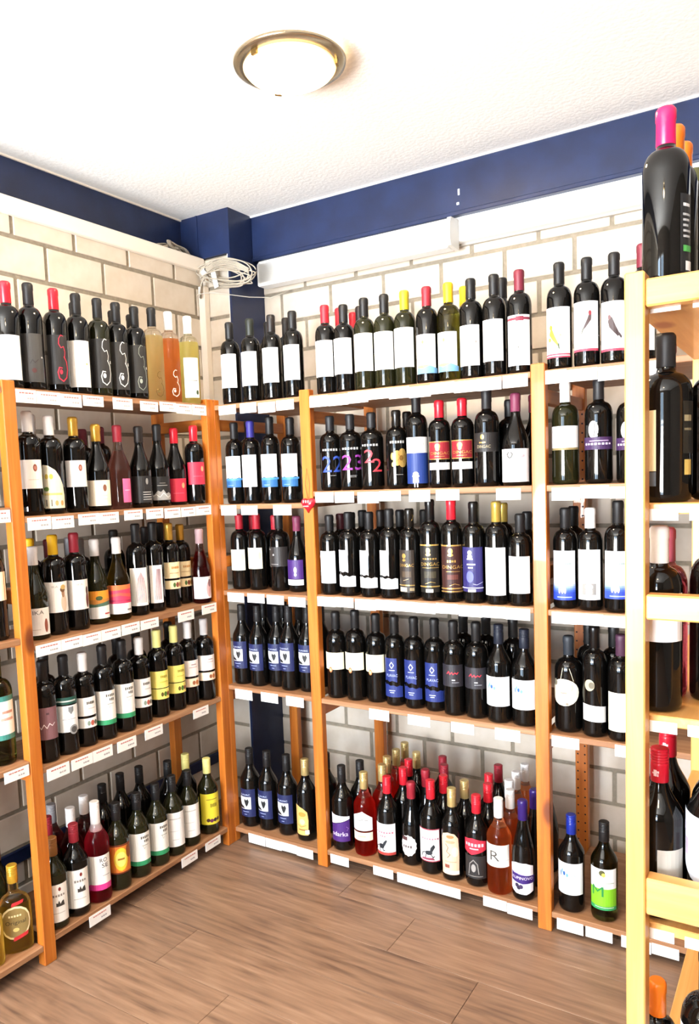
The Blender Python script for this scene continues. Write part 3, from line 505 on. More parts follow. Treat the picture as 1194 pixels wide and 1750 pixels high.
["B2", 0, 1.085, 0.112, 0.306, 0.039, "bord", "dk", "matte", 0.2, "charcrest", 0.357, 0.554, 0, "black bottle with charcoal crest label", 0],
["B2", 0, 1.1806, 0.112, 0.288, 0.043, "burg", "dk", "mauvecap", 0.2, "figure", 0.016, 0.398, 0, "mauve-capped sloping bottle with figure drawing", 0],
["B2", 1, 0.7538, 0.204, 0.27, 0.0372, "bord", "dk", "wisp", 0.2, "", 0, 0, 0, "gold-wisp-capped bottle", 4],
["B2", 1, 1.051, 0.204, 0.304, 0.0372, "bord", "dk", "blk", 0.2, "", 0, 0, 0, "black bottle", 8],
["B2", 1, 1.1286, 0.204, 0.276, 0.0372, "bord", "dk", "blk", 0.2, "", 0, 0, 0, "black bottle", 9],
["B2", 1, 1.2095, 0.204, 0.288, 0.0405, "burg", "dk", "maroon", 0.2, "", 0, 0, 0, "maroon-capped bottle", 9],
["B3", 0, 0.4842, 0.0874, 0.292, 0.0372, "bord", "dk", "blk", 0.2, "whtnarrow", 0.146, 0.551, 0, "dark bottle with narrow white label", 0],
["B3", 0, 0.5666, 0.0852, 0.305, 0.0372, "bord", "dk", "blk", 0.2, "tornlav", 0.113, 0.552, 0, "bottle with torn lavender-white label", 0],
["B3", 0, 0.652, 0.0852, 0.301, 0.0372, "bord", "dk", "blk", 0.2, "torn", 0.111, 0.552, 0, "dark bottle with torn white label", 0],
["B3", 0, 0.7327, 0.0852, 0.306, 0.0372, "bord", "dk", "blk", 0.2, "torn", 0.107, 0.539, 0, "bottle with torn white label, wave gap", 0],
["B3", 0, 0.8103, 0.0852, 0.307, 0.0372, "bord", "dk", "wisp", 0.2, "goldprint", 0.081, 0.55, -6, "black bottle with brown-gold label", 0],
["B3", 0, 0.8879, 0.0852, 0.339, 0.0372, "bord", "dk", "glossy", 0.2, "goldblack", 0.086, 0.561, 8, "tall black bottle with gold-edged black label", 0],
["B3", 0, 0.9655, 0.0852, 0.336, 0.0372, "bord", "dk", "red", 0.2, "goldbrown", 0.092, 0.56, 8, "red-capped bottle with gold-edged brown label", 0],
["B3", 0, 1.0431, 0.0852, 0.325, 0.0372, "bord", "dk", "glossy", 0.2, "violetlab", 0.116, 0.558, 0, "black bottle with violet-blue label", 0],
["B3", 0, 1.1207, 0.0852, 0.326, 0.0372, "bord", "dk", "gold2", 0.2, "blanktall", 0.092, 0.557, 0, "gold-capped bottle with tall white label", 0],
["B3", 0, 1.1983, 0.0852, 0.291, 0.0372, "bord", "dk", "blk", 0.2, "blanktall", 0.139, 0.543, 0, "short black-capped bottle, white label, by post", 0],
["B3", 1, 0.4842, 0.165, 0.291, 0.0372, "bord", "dk", "dmar", 0.2, "", 0, 0, 0, "dark-capped bottle", 1],
["B3", 1, 0.4842, 0.2445, 0.288, 0.0372, "bord", "dk", "blk", 0.2, "", 0, 0, 0, "dark-capped bottle", 2],
["B3", 1, 0.5572, 0.2041, 0.302, 0.0372, "bord", "dk", "blk", 0.2, "", 0, 0, 0, "dark-capped bottle", 3],
["B3", 1, 0.6348, 0.204, 0.3, 0.0372, "bord", "dk", "brown", 0.2, "", 0, 0, 0, "dark-capped bottle", 4],
["B3", 1, 0.7144, 0.204, 0.301, 0.0372, "bord", "dk", "blk", 0.2, "", 0, 0, 0, "dark-capped bottle", 5],
["B3", 1, 0.8109, 0.204, 0.302, 0.0372, "bord", "dk", "blk", 0.2, "", 0, 0, 0, "dark-capped bottle", 6],
["B3", 1, 1.1006, 0.204, 0.321, 0.0372, "bord", "dk", "gold2", 0.2, "", 0, 0, 0, "gold-capped bottle", 9],
["B3", 1, 1.1827, 0.204, 0.286, 0.0372, "bord", "dk", "blk", 0.2, "", 0, 0, 0, "dark-capped bottle", 10],
["B4", 0, 0.486, 0.1022, 0.324, 0.039, "bord", "dk", "blk", 0.2, "sealcream", 0.305, 0.539, 0, "bottle with cream label and copper seal", 0],
["B4", 0, 0.5671, 0.1067, 0.328, 0.039, "bord", "dk", "blk", 0.2, "sealcream", 0.309, 0.54, 0, "bottle, cream label, copper seal, middle one", 0],
["B4", 0, 0.6476, 0.1171, 0.322, 0.039, "bord", "dk", "blk", 0.2, "sealcream", 0.313, 0.55, 0, "cream-labelled bottle with copper seal", 0],
["B4", 0, 0.7268, 0.111, 0.315, 0.0372, "bord", "dk", "blk", 0.2, "bluetorn", 0.102, 0.539, 0, "bottle with torn blue label", 0],
["B4", 0, 0.8043, 0.1085, 0.318, 0.0372, "bord", "dk", "blk", 0.2, "bluetorn", 0.108, 0.542, 0, "torn-blue-labelled bottle, the middle of three", 0],
["B4", 0, 0.8819, 0.1112, 0.323, 0.0372, "bord", "dk", "blk", 0.2, "bluetorn", 0.109, 0.532, 0, "torn-blue-labelled bottle beside grey label", 0],
["B4", 0, 0.958, 0.096, 0.317, 0.0372, "bord", "dk", "blk", 0.2, "redscript", 0.316, 0.549, 0, "bottle, dark grey label, red script", 0],
["B4", 0, 1.0371, 0.1022, 0.32, 0.039, "bord", "dk", "blk", 0.2, "redscript", 0.317, 0.539, 0, "wider grey-labelled bottle with red script", 0],
["B4", 0, 1.1191, 0.0909, 0.318, 0.0405, "litre", "dk", "navycap", 0.2, "blueberry", 0.178, 0.481, 0, "navy-capped bottle, white label, blue motif", 0],
["B4", 0, 1.2032, 0.0944, 0.314, 0.0405, "litre", "dk", "navycap", 0.2, "blueberry", 0.178, 0.489, 0, "navy-capped white-labelled bottle by post", 0],
["A4", 1, 0.3551, 0.201, 0.318, 0.0405, "litre", "dk", "blk", 0.2, "", 0, 0, 0, "dark bottle", 5],
["B4", 1, 0.9572, 0.1862, 0.325, 0.0372, "bord", "dk", "blk", 0.2, "", 0, 0, 0, "dark-capped bottle", 7],
["B4", 1, 1.0396, 0.1878, 0.325, 0.0372, "bord", "dk", "blk", 0.2, "", 0, 0, 0, "dark-capped bottle", 8],
["B4", 1, 1.1399, 0.171, 0.325, 0.0372, "bord", "dk", "blk", 0.2, "", 0, 0, 0, "dark-capped bottle", 9],
["B5", 0, 0.4889, 0.099, 0.317, 0.0405, "litre", "dk", "blk", 0.2, "purplewhite", 0.121, 0.447, 0, "bottle with diagonal white-purple label", 0],
["B5", 0, 0.5832, 0.1025, 0.312, 0.0405, "litre", "redrose", "palegold", 0.2, "house", 0.2, 0.56, 0, "clear red rose bottle, house-shaped label", 0],
["B5", 0, 0.6791, 0.106, 0.314, 0.0405, "litre", "dk", "red", 0.2, "horse", 0.092, 0.469, 0, "red-capped bottle with black horse label", 0],
["B5", 0, 0.7683, 0.1225, 0.304, 0.039, "burg", "dk", "dred", 0.2, "scallop", 0.12, 0.385, 0, "dark-red-capped bottle with scalloped label", 0],
["B5", 0, 0.8555, 0.102, 0.328, 0.0405, "litre", "dk", "red", 0.2, "horse2", 0.147, 0.507, 0, "red-capped bottle, red-framed horse label", 0],
["B5", 0, 0.9385, 0.0947, 0.319, 0.0385, "litre", "dk", "palegold", 0.2, "ornate2", 0.078, 0.547, 0, "gold-capped bottle with ornate pink label", 0],
["B5", 0, 1.0255, 0.101, 0.312, 0.0405, "litre", "dk", "red", 0.2, "redhex", 0.102, 0.557, 0, "red-capped bottle with red hexagonal label", 0],
["B5", 0, 1.1092, 0.0885, 0.324, 0.0405, "litre", "orrose", "wht", 0.2, "Rlab", 0.308, 0.543, 0, "clear orange-rose bottle lettered R", 0],
["B5", 0, 1.1908, 0.0898, 0.332, 0.037, "flute", "dk", "purple", 0.2, "blackberry", 0.071, 0.393, 0, "purple-capped slender bottle with berry label", 0],
["B5", 1, 0.5257, 0.1747, 0.322, 0.0405, "litre", "dk", "blk", 0.2, "", 0, 0, 0, "black-capped bottle", 1],
["B5", 1, 0.6214, 0.1775, 0.322, 0.0405, "litre", "redrose", "palegold", 0.2, "", 0, 0, 0, "gold-capped bottle", 2],
["B5", 1, 0.599, 0.2587, 0.322, 0.0405, "litre", "redrose", "palegold", 0.2, "", 0, 0, 0, "gold-capped bottle", 2],
["B5", 1, 0.5951, 0.3428, 0.322, 0.0405, "litre", "redrose", "palegold", 0.2, "", 0, 0, 0, "gold-capped bottle", 2],
["B5", 1, 0.5901, 0.428, 0.322, 0.0405, "litre", "redrose", "palegold", 0.2, "", 0, 0, 0, "gold-capped bottle", 2],
["B5", 1, 0.7052, 0.1861, 0.322, 0.0405, "litre", "dk", "red", 0.2, "", 0, 0, 0, "red-capped bottle", 3],
["B5", 1, 0.6872, 0.2683, 0.322, 0.0405, "litre", "dk", "red", 0.2, "", 0, 0, 0, "red-capped bottle", 3],
["B5", 1, 0.7867, 0.2072, 0.322, 0.0405, "burg", "dk", "dred", 0.2, "", 0, 0, 0, "dark-red-capped bottle", 4],
["B5", 1, 0.6799, 0.3522, 0.322, 0.0405, "litre", "dk", "palegold", 0.2, "", 0, 0, 0, "gold-capped bottle", 4],
["B5", 1, 0.868, 0.1853, 0.322, 0.0405, "litre", "dk", "red", 0.2, "", 0, 0, 0, "red-capped bottle", 5],
["B5", 1, 0.8295, 0.2797, 0.322, 0.0405, "litre", "dk", "dred", 0.2, "", 0, 0, 0, "dark-red-capped bottle", 5],
["B5", 1, 0.7901, 0.3541, 0.322, 0.0405, "litre", "dk", "dred", 0.2, "", 0, 0, 0, "dark-red-capped bottle", 5],
["B5", 1, 0.9518, 0.1771, 0.322, 0.0405, "litre", "dk", "palegold", 0.2, "", 0, 0, 0, "gold-capped bottle", 6],
["B5", 1, 1.0355, 0.1858, 0.322, 0.0405, "litre", "dk", "red", 0.2, "", 0, 0, 0, "red-capped bottle", 7],
["B5", 1, 1.0073, 0.2698, 0.322, 0.0405, "litre", "dk", "red", 0.2, "", 0, 0, 0, "red-capped bottle", 7],
["B5", 1, 1.008, 0.3666, 0.322, 0.0405, "litre", "dk", "dred", 0.2, "", 0, 0, 0, "red-capped bottle", 7],
["B5", 1, 1.1196, 0.1721, 0.322, 0.0405, "litre", "orrose", "wht", 0.2, "creamplain", 0.2, 0.45, 0, "white-capped bottle", 8],
["B5", 1, 1.0893, 0.2506, 0.322, 0.0405, "litre", "orrose", "wht", 0.2, "creamplain", 0.2, 0.45, 0, "white-capped bottle", 8],
["B5", 1, 1.0859, 0.3348, 0.322, 0.0405, "litre", "orrose", "wht", 0.2, "creamplain", 0.2, 0.45, 0, "white-capped bottle", 8],
["B5", 1, 1.0911, 0.4188, 0.322, 0.0405, "litre", "orrose", "wht", 0.2, "creamplain", 0.2, 0.45, 0, "white-capped bottle", 8],
["B5", 1, 1.1983, 0.1898, 0.325, 0.037, "flute", "dk", "purple", 0.2, "", 0, 0, 0, "purple-capped bottle", 9],
["B5", 1, 1.21, 0.3, 0.325, 0.037, "flute", "dk", "purple", 0.2, "", 0, 0, 0, "purple-capped bottle", 9],
["C1", 0, 1.3212, 0.112, 0.324, 0.0372, "bord", "dk", "blk", 0.2, "parrotY", 0.112, 0.576, 0, "bottle with yellow parrot label", 0],
["C1", 0, 1.4023, 0.112, 0.32, 0.0372, "bord", "dk", "blk", 0.2, "parrotR", 0.142, 0.59, 0, "bottle with red-headed parrot label", 0],
["C1", 0, 1.4799, 0.112, 0.32, 0.0372, "bord", "dk", "blk", 0.2, "parrotB", 0.116, 0.556, 0, "bottle with brown parrot label", 0],
["C1", 0, 1.5575, 0.112, 0.334, 0.0372, "bord", "dk", "maroon", 0.2, "blank", 0.087, 0.498, 0, "maroon-capped bottle behind the near post", 0],
["C2", 0, 1.336, 0.112, 0.313, 0.04, "bord", "olv", "wht", 0.2, "whtsquare", 0.356, 0.566, 0, "white-capped olive bottle, square white label", 0],
["C2", 0, 1.4345, 0.112, 0.31, 0.04, "bord", "dk", "matte", 0.2, "ovalpurple", 0.324, 0.603, 0, "bottle with silver oval and purple band", 0],
["C2", 0, 1.5252, 0.112, 0.303, 0.04, "bord", "dk", "matte", 0.2, "ovalpurple", 0.316, 0.596, 0, "purple-banded bottle half behind near post", 0],
["C3", 0, 1.3332, 0.1089, 0.312, 0.0372, "bord", "dk", "blk", 0.2, "bluefade", 0.09, 0.58, 0, "bottle, white label fading to blue", 0],
["C3", 0, 1.4104, 0.1011, 0.313, 0.0372, "bord", "dk", "wht", 0.2, "greysq", 0.108, 0.597, 0, "white-capped bottle with small grey picture", 0],
["C3", 0, 1.4924, 0.0935, 0.325, 0.039, "bord", "dk", "blk", 0.2, "bluefade", 0.127, 0.556, 0, "blue-footed label bottle by near post", 0],
["C3", 1, 1.3332, 0.204, 0.309, 0.0372, "bord", "dk", "blk", 0.2, "", 0, 0, 0, "dark bottle", 1],
["C4", 0, 1.3385, 0.111, 0.302, 0.0425, "heavy", "dk", "slate", 0.2, "ovaltag", 0.285, 0.569, 0, "slate-capped bottle with hanging oval tag", 0],
["C4", 0, 1.4205, 0.0988, 0.336, 0.0372, "bord", "dk", "glossy", 0.2, "medallion", 0.152, 0.529, 0, "black bottle with medallion, low white label", 0],
["C4", 0, 1.4997, 0.0937, 0.316, 0.039, "bord", "dk", "plum", 0.2, "creambig", 0.098, 0.466, 0, "plum-capped bottle with large cream label", 0],
["C4", 1, 1.3841, 0.1803, 0.325, 0.0372, "bord", "dk", "blk", 0.2, "", 0, 0, 0, "dark bottle", 1],
["C4", 1, 1.4615, 0.1723, 0.325, 0.0372, "bord", "dk", "blk", 0.2, "", 0, 0, 0, "dark bottle", 2],
["C5", 0, 1.3439, 0.1046, 0.31, 0.0405, "litre", "dk", "blue", 0.2, "blueberry", 0.197, 0.53, 0, "blue-capped bottle with white label", 0],
["C5", 0, 1.4453, 0.1016, 0.311, 0.0405, "litre", "clr_olv", "blk", 0.2, "greenM", 0.133, 0.558, 0, "olive glass bottle with green M label", 0],
["P1", 0, 1.7622, -0.8203, 0.311, 0.0375, "bord", "dk", "magenta", 0.2, "backlab", 0.109, 0.516, 30, "magenta-capped bottle on the near rack", 0],
["P2", 0, 1.7612, -0.8103, 0.293, 0.043, "heavy", "dk", "matte", 0.2, "neartwo", 0.097, 0.545, 0, "black-capped bottle with cream label edge", 0],
["P3", 0, 1.751, -0.8103, 0.332, 0.0385, "bord", "dk", "wht", 0.2, "nearwhite", 0.387, 0.645, 72, "white-capped bottle behind the middle rail", 0],
["P4", 0, 1.752, -0.8103, 0.314, 0.041, "litre", "dk", "redscrew", 0.2, "neargrey", 0.142, 0.431, 0, "red-screw-capped bottle behind low rail", 0],
["P4", 0, 1.8392, -0.8103, 0.335, 0.043, "litre", "dk", "redscrew", 0.2, "nearsilver", 0.314, 0.629, 0, "red-screw-capped bottle with silver label", 0],
["P5", 0, 1.7482, -0.8109, 0.325, 0.0372, "bord", "dk", "orangecap", 0.2, "blank", 0.426, 0.647, 0, "orange-capped bottle at bottom of near rack", 0],
["P5", 0, 1.832, -0.7897, 0.4, 0.046, "bord", "dk", "blk", 0.2, "blank", 0.306, 0.654, 0, "black bottle at bottom of near rack", 0],
["P1", 1, 1.7637, -0.7337, 0.31, 0.0372, "bord", "dk", "orangecap", 0.2, "", 0, 0, 0, "orange-capped bottle", 1],
["P1", 1, 1.7652, -0.6457, 0.31, 0.0372, "bord", "dk", "orangecap", 0.2, "", 0, 0, 0, "orange-capped bottle", 1],
["P1", 1, 1.7665, -0.4933, 0.31, 0.0372, "bord", "olvg", "olvcap", 0.2, "", 0, 0, 0, "olive bottle", 1],
["P2", 1, 1.7482, -0.7153, 0.287, 0.0372, "bord", "dk", "dred", 0.2, "", 0, 0, 0, "red-capped bottle", 1],
["P2", 1, 1.8258, -0.7153, 0.278, 0.0372, "bord", "dk", "goldring", 0.2, "", 0, 0, 0, "gold-ringed bottle", 1],
["P2", 1, 1.9034, -0.7153, 0.27, 0.0372, "bord", "dk", "goldring", 0.2, "", 0, 0, 0, "gold-ringed bottle", 1],
["P3", 1, 1.7482, -0.7153, 0.316, 0.0372, "bord", "rose_d", "pinkcap", 0.2, "", 0, 0, 0, "pink-capped bottle", 1],
["P3", 1, 1.8258, -0.7153, 0.335, 0.0372, "bord", "dk", "orangecap", 0.2, "", 0, 0, 0, "orange-capped bottle", 1],
["P4", 1, 1.7515, -0.716, 0.33, 0.0405, "litre", "dk", "redscrew", 0.2, "", 0, 0, 0, "red-screw-capped bottle", 1],
["P4", 1, 1.8354, -0.7237, 0.33, 0.0405, "litre", "dk", "redscrew", 0.2, "", 0, 0, 0, "red-screw-capped bottle", 1]
]

# ------------------------------------------------------------------ racks
PH = 1.79
def post(root, x0, x1, y0, y1, z1, m):
    o = box('post', x0, x1, y0, y1, 0, z1, m, None, .0025); o.parent = root; o.location -= root.location; return o
def part(root, name, x0, x1, y0, y1, z0, z1, m, bev=.002):
    o = box(name, x0, x1, y0, y1, z0, z1, m, None, bev); o.parent = root; o.location -= root.location; return o
def price_label(shelf, root, axis, face, s0, s1, ztop, h, ink_on):
    """axis 0: shelf edge runs along x facing -y; axis 1: along y facing +x"""
    w = s1 - s0
    bm = bmesh.new(); add_box(bm, -w / 2, w / 2, -.0014, 0, -h, 0, 0)
    if ink_on:
        rnd = random.Random(int((s0 + ztop) * 1e4)); x = -w * .32
        while x < w * .30:
            d = rnd.uniform(.004, .010); add_box(bm, x, min(x + d, w * .36), -.0018, -.0014, -h * .30, -h * .20, 1); x += d + .002
        x = w * .05
        while x < w * .32:
            d = rnd.uniform(.004, .008); add_box(bm, x, x + d, -.0018, -.0014, -h * .72, -h * .58, 2); x += d + .002
    me = bm_mesh(bm, 'price_label', [PAPER, ink('B86A64'), ink('A8A4A4')])
    o = bpy.data.objects.new('price_label', me); COL.objects.link(o); o.parent = shelf
    p0 = root.location + shelf.location
    if axis == 0: o.location = ((s0 + s1) / 2 - p0.x, face - p0.y, ztop - p0.z)
    else: o.location = (face - p0.x, (s0 + s1) / 2 - p0.y, ztop - p0.z); o.rotation_euler = (0, 0, R_(90))
TH = .019
RAILS = ((.585, .628), (1.13, 1.173), (1.672, 1.715))
YB = .044
# left rack
lr = tag(link('shelving_rack', None, None, (0, -.40, 0)), 'orange pine shelving rack along the left brick wall', 'shelving rack')
for y in (-1.757, -.8785, 0):
    post(lr, -.032, 0, y, y + .044, PH, PINE[2]); post(lr, -.30, -.268, y, y + .044, PH, PINE[2])
    for a, b in RAILS: part(lr, 'rail', -.268, -.032, y + .006, y + .038, a, b, PINE[0])
for key, y0, y1 in (('L', -.8345, 0), ('M', -1.713, -.8785)):
    for n in '12345':
        z = SHZ.get(key + n) or SHZ['L' + n]
        s = part(lr, 'shelf', -.298, -.002, y0, y1, z - TH, z, SHELF[1])
        for a, b, zt, h in PRICE.get(key + n, ()): price_label(s, lr, 1, -.002, a, b, zt, h, True)
# back rack
br = tag(link('shelving_rack', None, None, (.85, YB, 0)), 'wide orange pine shelving rack along the back wall, three bays', 'shelving rack')
for x in (-.044, .402, 1.251, 2.10):
    post(br, x, x + .044, YB, YB + .032, PH, PINE[2]); rp = post(br, x, x + .044, YB + .468, YB + .50, PH, PINE[2])
    for a, b in RAILS: part(br, 'rail', x + .006, x + .038, YB + .032, YB + .468, a, b, PINE[1])
    if x > 1:
        bm = bmesh.new()
        for i in range(50):
            for sx in (-.0125, .0125):
                c_ = [bm.verts.new((sx + .0034 * math.cos(t * math.pi / 4), -.0163, .10 + i * .0325 + .0034 * math.sin(t * math.pi / 4))) for t in range(8)]
                bm.faces.new(c_[::-1])
        tag(link('peg_holes', bm_mesh(bm, 'peg_holes', DARKMET), rp), kind='stuff')
for key, x0, x1 in (('A', 0, .402), ('B', .446, 1.251), ('C', 1.295, 2.10)):
    for n in '12345':
        z = SHZ[key + n]
        s = part(br, 'shelf', x0, x1, YB + .002, YB + .498, z - TH, z, SHELF[0])
        for a, b, zt, h in PRICE.get(key + n, ()): price_label(s, br, 0, YB + .002, a, b, zt, h, False)
# near rack, seen from its end
XF, YF = 1.7114, -.9053
nr = tag(link('shelving_rack', None, None, (XF + .15, YF, 0)), 'pale pine shelving rack in the right foreground, seen end on', 'shelving rack')
for y in (YF, YF + .835):
    post(nr, XF, XF + .032, y, y + .044, PH, PALE[2]); post(nr, XF + .268, XF + .30, y, y + .044, PH, PALE[2])
    for a, b in ((1.732, 1.777), (1.212, 1.255), (.685, .752), (.10, .15)): part(nr, 'rail', XF + .032, XF + .268, y + .004, y + .036, a, b, PALE[0], .003)
for n in '12345':
    z = SHZ['P' + n]
    s = part(nr, 'shelf', XF + .002, XF + .298, YF + .045, YF + .834, z - TH, z, PALE[1])
    for a, b, zt, h in PRICE.get('P' + n, ()): price_label(s, nr, 0, YF + .045, a, b, zt, h, False)

# red heart hanging on the second post
ht = tag(link('heart_ornament', None, None, (.428, YB - .001, 1.378)), 'small shiny red heart ornament hanging on the wooden post', 'ornament')
bm = bmesh.new(); pts = []
for k in range(40):
    t = 2 * math.pi * k / 40
    pts.append((.0019 * 16 * math.sin(t) ** 3, .0019 * (13 * math.cos(t) - 5 * math.cos(2 * t) - 2 * math.cos(3 * t) - math.cos(4 * t))))
prev = None
for sc_, yy in ((1, 0), (1, -.004), (.9, -.010), (.7, -.015), (.4, -.018)):
    ring = [bm.verts.new((x * sc_, yy, z * sc_)) for x, z in pts]
    if prev:
        for k in range(40): bm.faces.new((prev[k], prev[(k + 1) % 40], ring[(k + 1) % 40], ring[k]))
    else: bm.faces.new(ring[::-1])
    prev = ring
bm.faces.new(prev); bmesh.ops.recalc_face_normals(bm, faces=bm.faces)
link('heart', bm_mesh(bm, 'heart', mat('heart_red', 'B81828', .2, coat=.5), True), ht)
bm = bmesh.new()
for q in ((-.013, .006, .004, .009), (-.003, .006, .004, .009), (.007, .006, .004, .009), (-.012, -.008, .022, .0025)): add_box(bm, q[0], q[0] + q[2], -.0195, -.016, q[1], q[1] + q[3])
link('white_mark', bm_mesh(bm, 'white_mark', mat('heart_white', 'F0D8D8', .4)), ht)
link('string', tube_mesh('string', [(0, -.003, .012), (-.012, -.002, .07), (-.002, -.002, .13), (.008, -.002, .07), (.002, -.003, .012)], .0008, mat('red_string', 'A84A38', .7), 5), ht)

# ------------------------------------------------------------------ bottles
def profile(kind, R, h):
    n = .0146
    if kind in ('bord', 'heavy', 'fat'):
        s0, s1 = (.655, .775) if kind != 'heavy' else (.64, .765)
        pts = [(0, .004), (R * .80, .0), (R * .95, .004), (R, .014), (R, s0 * h)]
        for k in range(1, 8):
            a = k / 8 * math.pi / 2; pts.append((n + .002 + (R - n - .002) * math.cos(a) ** .9, (s0 + (s1 - s0) * math.sin(a)) * h))
        pts += [(n + .002, s1 * h + .002), (n, (s1 + .03) * h), (n, h - .003)]
    elif kind == 'litre':
        pts = [(0, .004), (R * .80, .0), (R * .95, .004), (R, .014), (R, .60 * h)]
        for k in range(1, 9):
            t = k / 9; e = .5 + .5 * math.cos(math.pi * t ** .85); pts.append((n + .001 + (R - n - .001) * e ** .85, (.60 + .19 * t) * h))
        pts += [(n, .80 * h), (n, h - .003)]
    elif kind == 'burg':
        pts = [(0, .004), (R * .80, .0), (R * .95, .004), (R, .014), (R, .44 * h)]
        for k in range(1, 10):
            t = k / 10; e = .5 + .5 * math.cos(math.pi * t ** .9); pts.append((n + (R - n) * e, (.44 + .36 * t) * h))
        pts += [(n, .81 * h), (n, h - .003)]
    elif kind == 'flute':
        pts = [(0, .004), (R * .80, .0), (R * .95, .004), (R, .014), (R, .42 * h)]
        for k in range(1, 10):
            t = k / 10; e = .5 + .5 * math.cos(math.pi * t ** .95); pts.append((n + (R - n) * e, (.42 + .44 * t) * h))
        pts += [(n, .87 * h), (n, h - .003)]
    else:   # flask
        pts = [(0, .004), (R * .80, .0), (R * .96, .004), (R, .016), (R, .50 * h)]
        for k in range(1, 8):
            a = k / 8 * math.pi / 2; pts.append((n + .001 + (R - n - .001) * math.cos(a), (.50 + .17 * math.sin(a)) * h))
        pts += [(n, .70 * h), (n, h - .003)]
    return pts + [(n * .9, h - .001), (0, h - .001)]
_bot, _cap = {}, {}
def bottle_mesh(kind, R, h, glass):
    key = (kind, R, round(h, 2), glass)
    if key not in _bot:
        hh = round(h, 2); bm = bmesh.new(); g = GL[glass]; lvl = hh * (.70 if kind != 'flask' else .55)
        lathe(bm, profile(kind, R, hh), 28, 0, (lambda z: 1 if z > lvl else 0) if g[1] else None, 1, .55 if kind == 'flask' else 1)
        bmesh.ops.recalc_face_normals(bm, faces=bm.faces)
        _bot[key] = bm_mesh(bm, 'wine_bottle', [g[0]] + ([g[1]] if g[1] else []), True)
    return _bot[key]
SCREW = {'litre', 'flask'}
def cap_mesh(kind, h, cap, cl):
    key = (kind, round(h, 2), cap, cl)
    if key not in _cap:
        hh = round(h, 2); bm = bmesh.new(); r = .0160; z0 = hh * (1 - cl); m2 = None
        if kind in SCREW:
            pr = [(r - .0006, z0), (r, z0 + .001), (r, hh - .030)]
            for k in range(5): pr += [(r, hh - .028 + k * .005), (r - .0009, hh - .027 + k * .005), (r - .0009, hh - .0255 + k * .005), (r, hh - .0245 + k * .005)]
            pr += [(r, hh - .002), (r - .002, hh), (0, hh)]
        else:
            pr = [(r - .0006, z0), (r, z0 + .001), (r - .0004, hh - .024), (r + .0007, hh - .020), (r + .0007, hh - .007), (r, hh - .004), (r - .003, hh), (0, hh)]
        mats = [capmat(cap)]; mf = None
        if cap == 'goldring': mats.append(capmat('gold')); mf = lambda z: 1 if z > hh - .010 else 0
        lathe(bm, pr, 20, 0, mf); bmesh.ops.recalc_face_normals(bm, faces=bm.faces)
        me = bm_mesh(bm, 'capsule', mats); 
        for f in me.polygons: f.use_smooth = abs(f.normal.z) < .7
        _cap[key] = me
    return _cap[key]

# label drawing: every element is a flat shape in (u, v), wrapped round the bottle as its own thin layer
def _poly(bm, pts, mi, R, layer, bend_step):
    t = bmesh.new()
    try: t.faces.new([t.verts.new((x, 0, z)) for x, z in pts])
    except ValueError: t.free(); return
    _merge(bm, t, mi, R, layer, bend_step)
def _merge(bm, t, mi, R, layer, step):
    xs = [v.co.x for v in t.verts]
    if not xs: t.free(); return
    a, b = min(xs), max(xs); k = math.ceil(a / step + 1e-6)
    while k * step < b - 1e-6:
        bmesh.ops.bisect_plane(t, geom=t.verts[:] + t.edges[:] + t.faces[:], plane_co=(k * step, 0, 0), plane_no=(1, 0, 0)); k += 1
    off = R + .0004 + .00022 * layer; vm = {}
    for v in t.verts:
        th = v.co.x / R; vm[v] = bm.verts.new((off * math.sin(th), -off * math.cos(th), v.co.z))
    for f in t.faces:
        try: nf = bm.faces.new([vm[v] for v in f.verts])
        except ValueError: continue
        nf.material_index = mi
        c = nf.calc_center_median(); nf.normal_update()
        if nf.normal.x * c.x + nf.normal.y * c.y < 0: nf.normal_flip()
    t.free()
_txt = {}
def text_mesh(s):
    if s not in _txt:
        cu = bpy.data.curves.new('lettering', 'FONT'); cu.body = s; cu.align_x = 'CENTER'; cu.resolution_u = 2
        o = bpy.data.objects.new('lettering', cu); COL.objects.link(o)
        dg = bpy.context.evaluated_depsgraph_get(); me = bpy.data.meshes.new_from_object(o.evaluated_get(dg))
        vs_ = [(v.co.x, v.co.y) for v in me.vertices]; fs_ = [tuple(p_.vertices) for p_ in me.polygons]
        bpy.data.objects.remove(o); bpy.data.curves.remove(cu); bpy.data.meshes.remove(me); _txt[s] = (vs_, fs_)
    return _txt[s]
def ell(u, v, ru, rv, n=16, a0=0, a1=360): return [(u + ru * math.cos(R_(a0 + (a1 - a0) * k / n)), v + rv * math.sin(R_(a0 + (a1 - a0) * k / n))) for k in range(n)]

W_, C_, K_ = 'F4F2EE', 'F2E8CE', '26241F'
def full(c): return ('*R', -1, 0, 1, 1, c)
def wavy(v, amp, flip, c, n=12, lo=0, hi=1):
    top = [(-1 + 2 * k / n, v + amp * math.sin(k * 1.9)) for k in range(n + 1)]
    return ('*P', ([(-1, lo), (1, lo)] + top[::-1]) if not flip else (top + [(1, hi), (-1, hi)]), c)
def lines(us, v, h, c, gap=.0):
    return [('R', a, v, b, v + h, c) for a, b in us]
def hook(c, w=.0022):
    S1 = [(.55, .98), (.35, 1.0), (.15, .93), (.1, .82), (.3, .74), (.55, .77), (.68, .66), (.6, .55)]
    S2 = [(.55, .56), (.78, .46), (.86, .30), (.7, .14), (.35, .06), (0, .12), (-.1, .24), (.05, .34), (.3, .33)]
    return [('S', S1, w * .7, c), ('S', S2, w, c), ('E', .2, .25, .14, .05, c)]
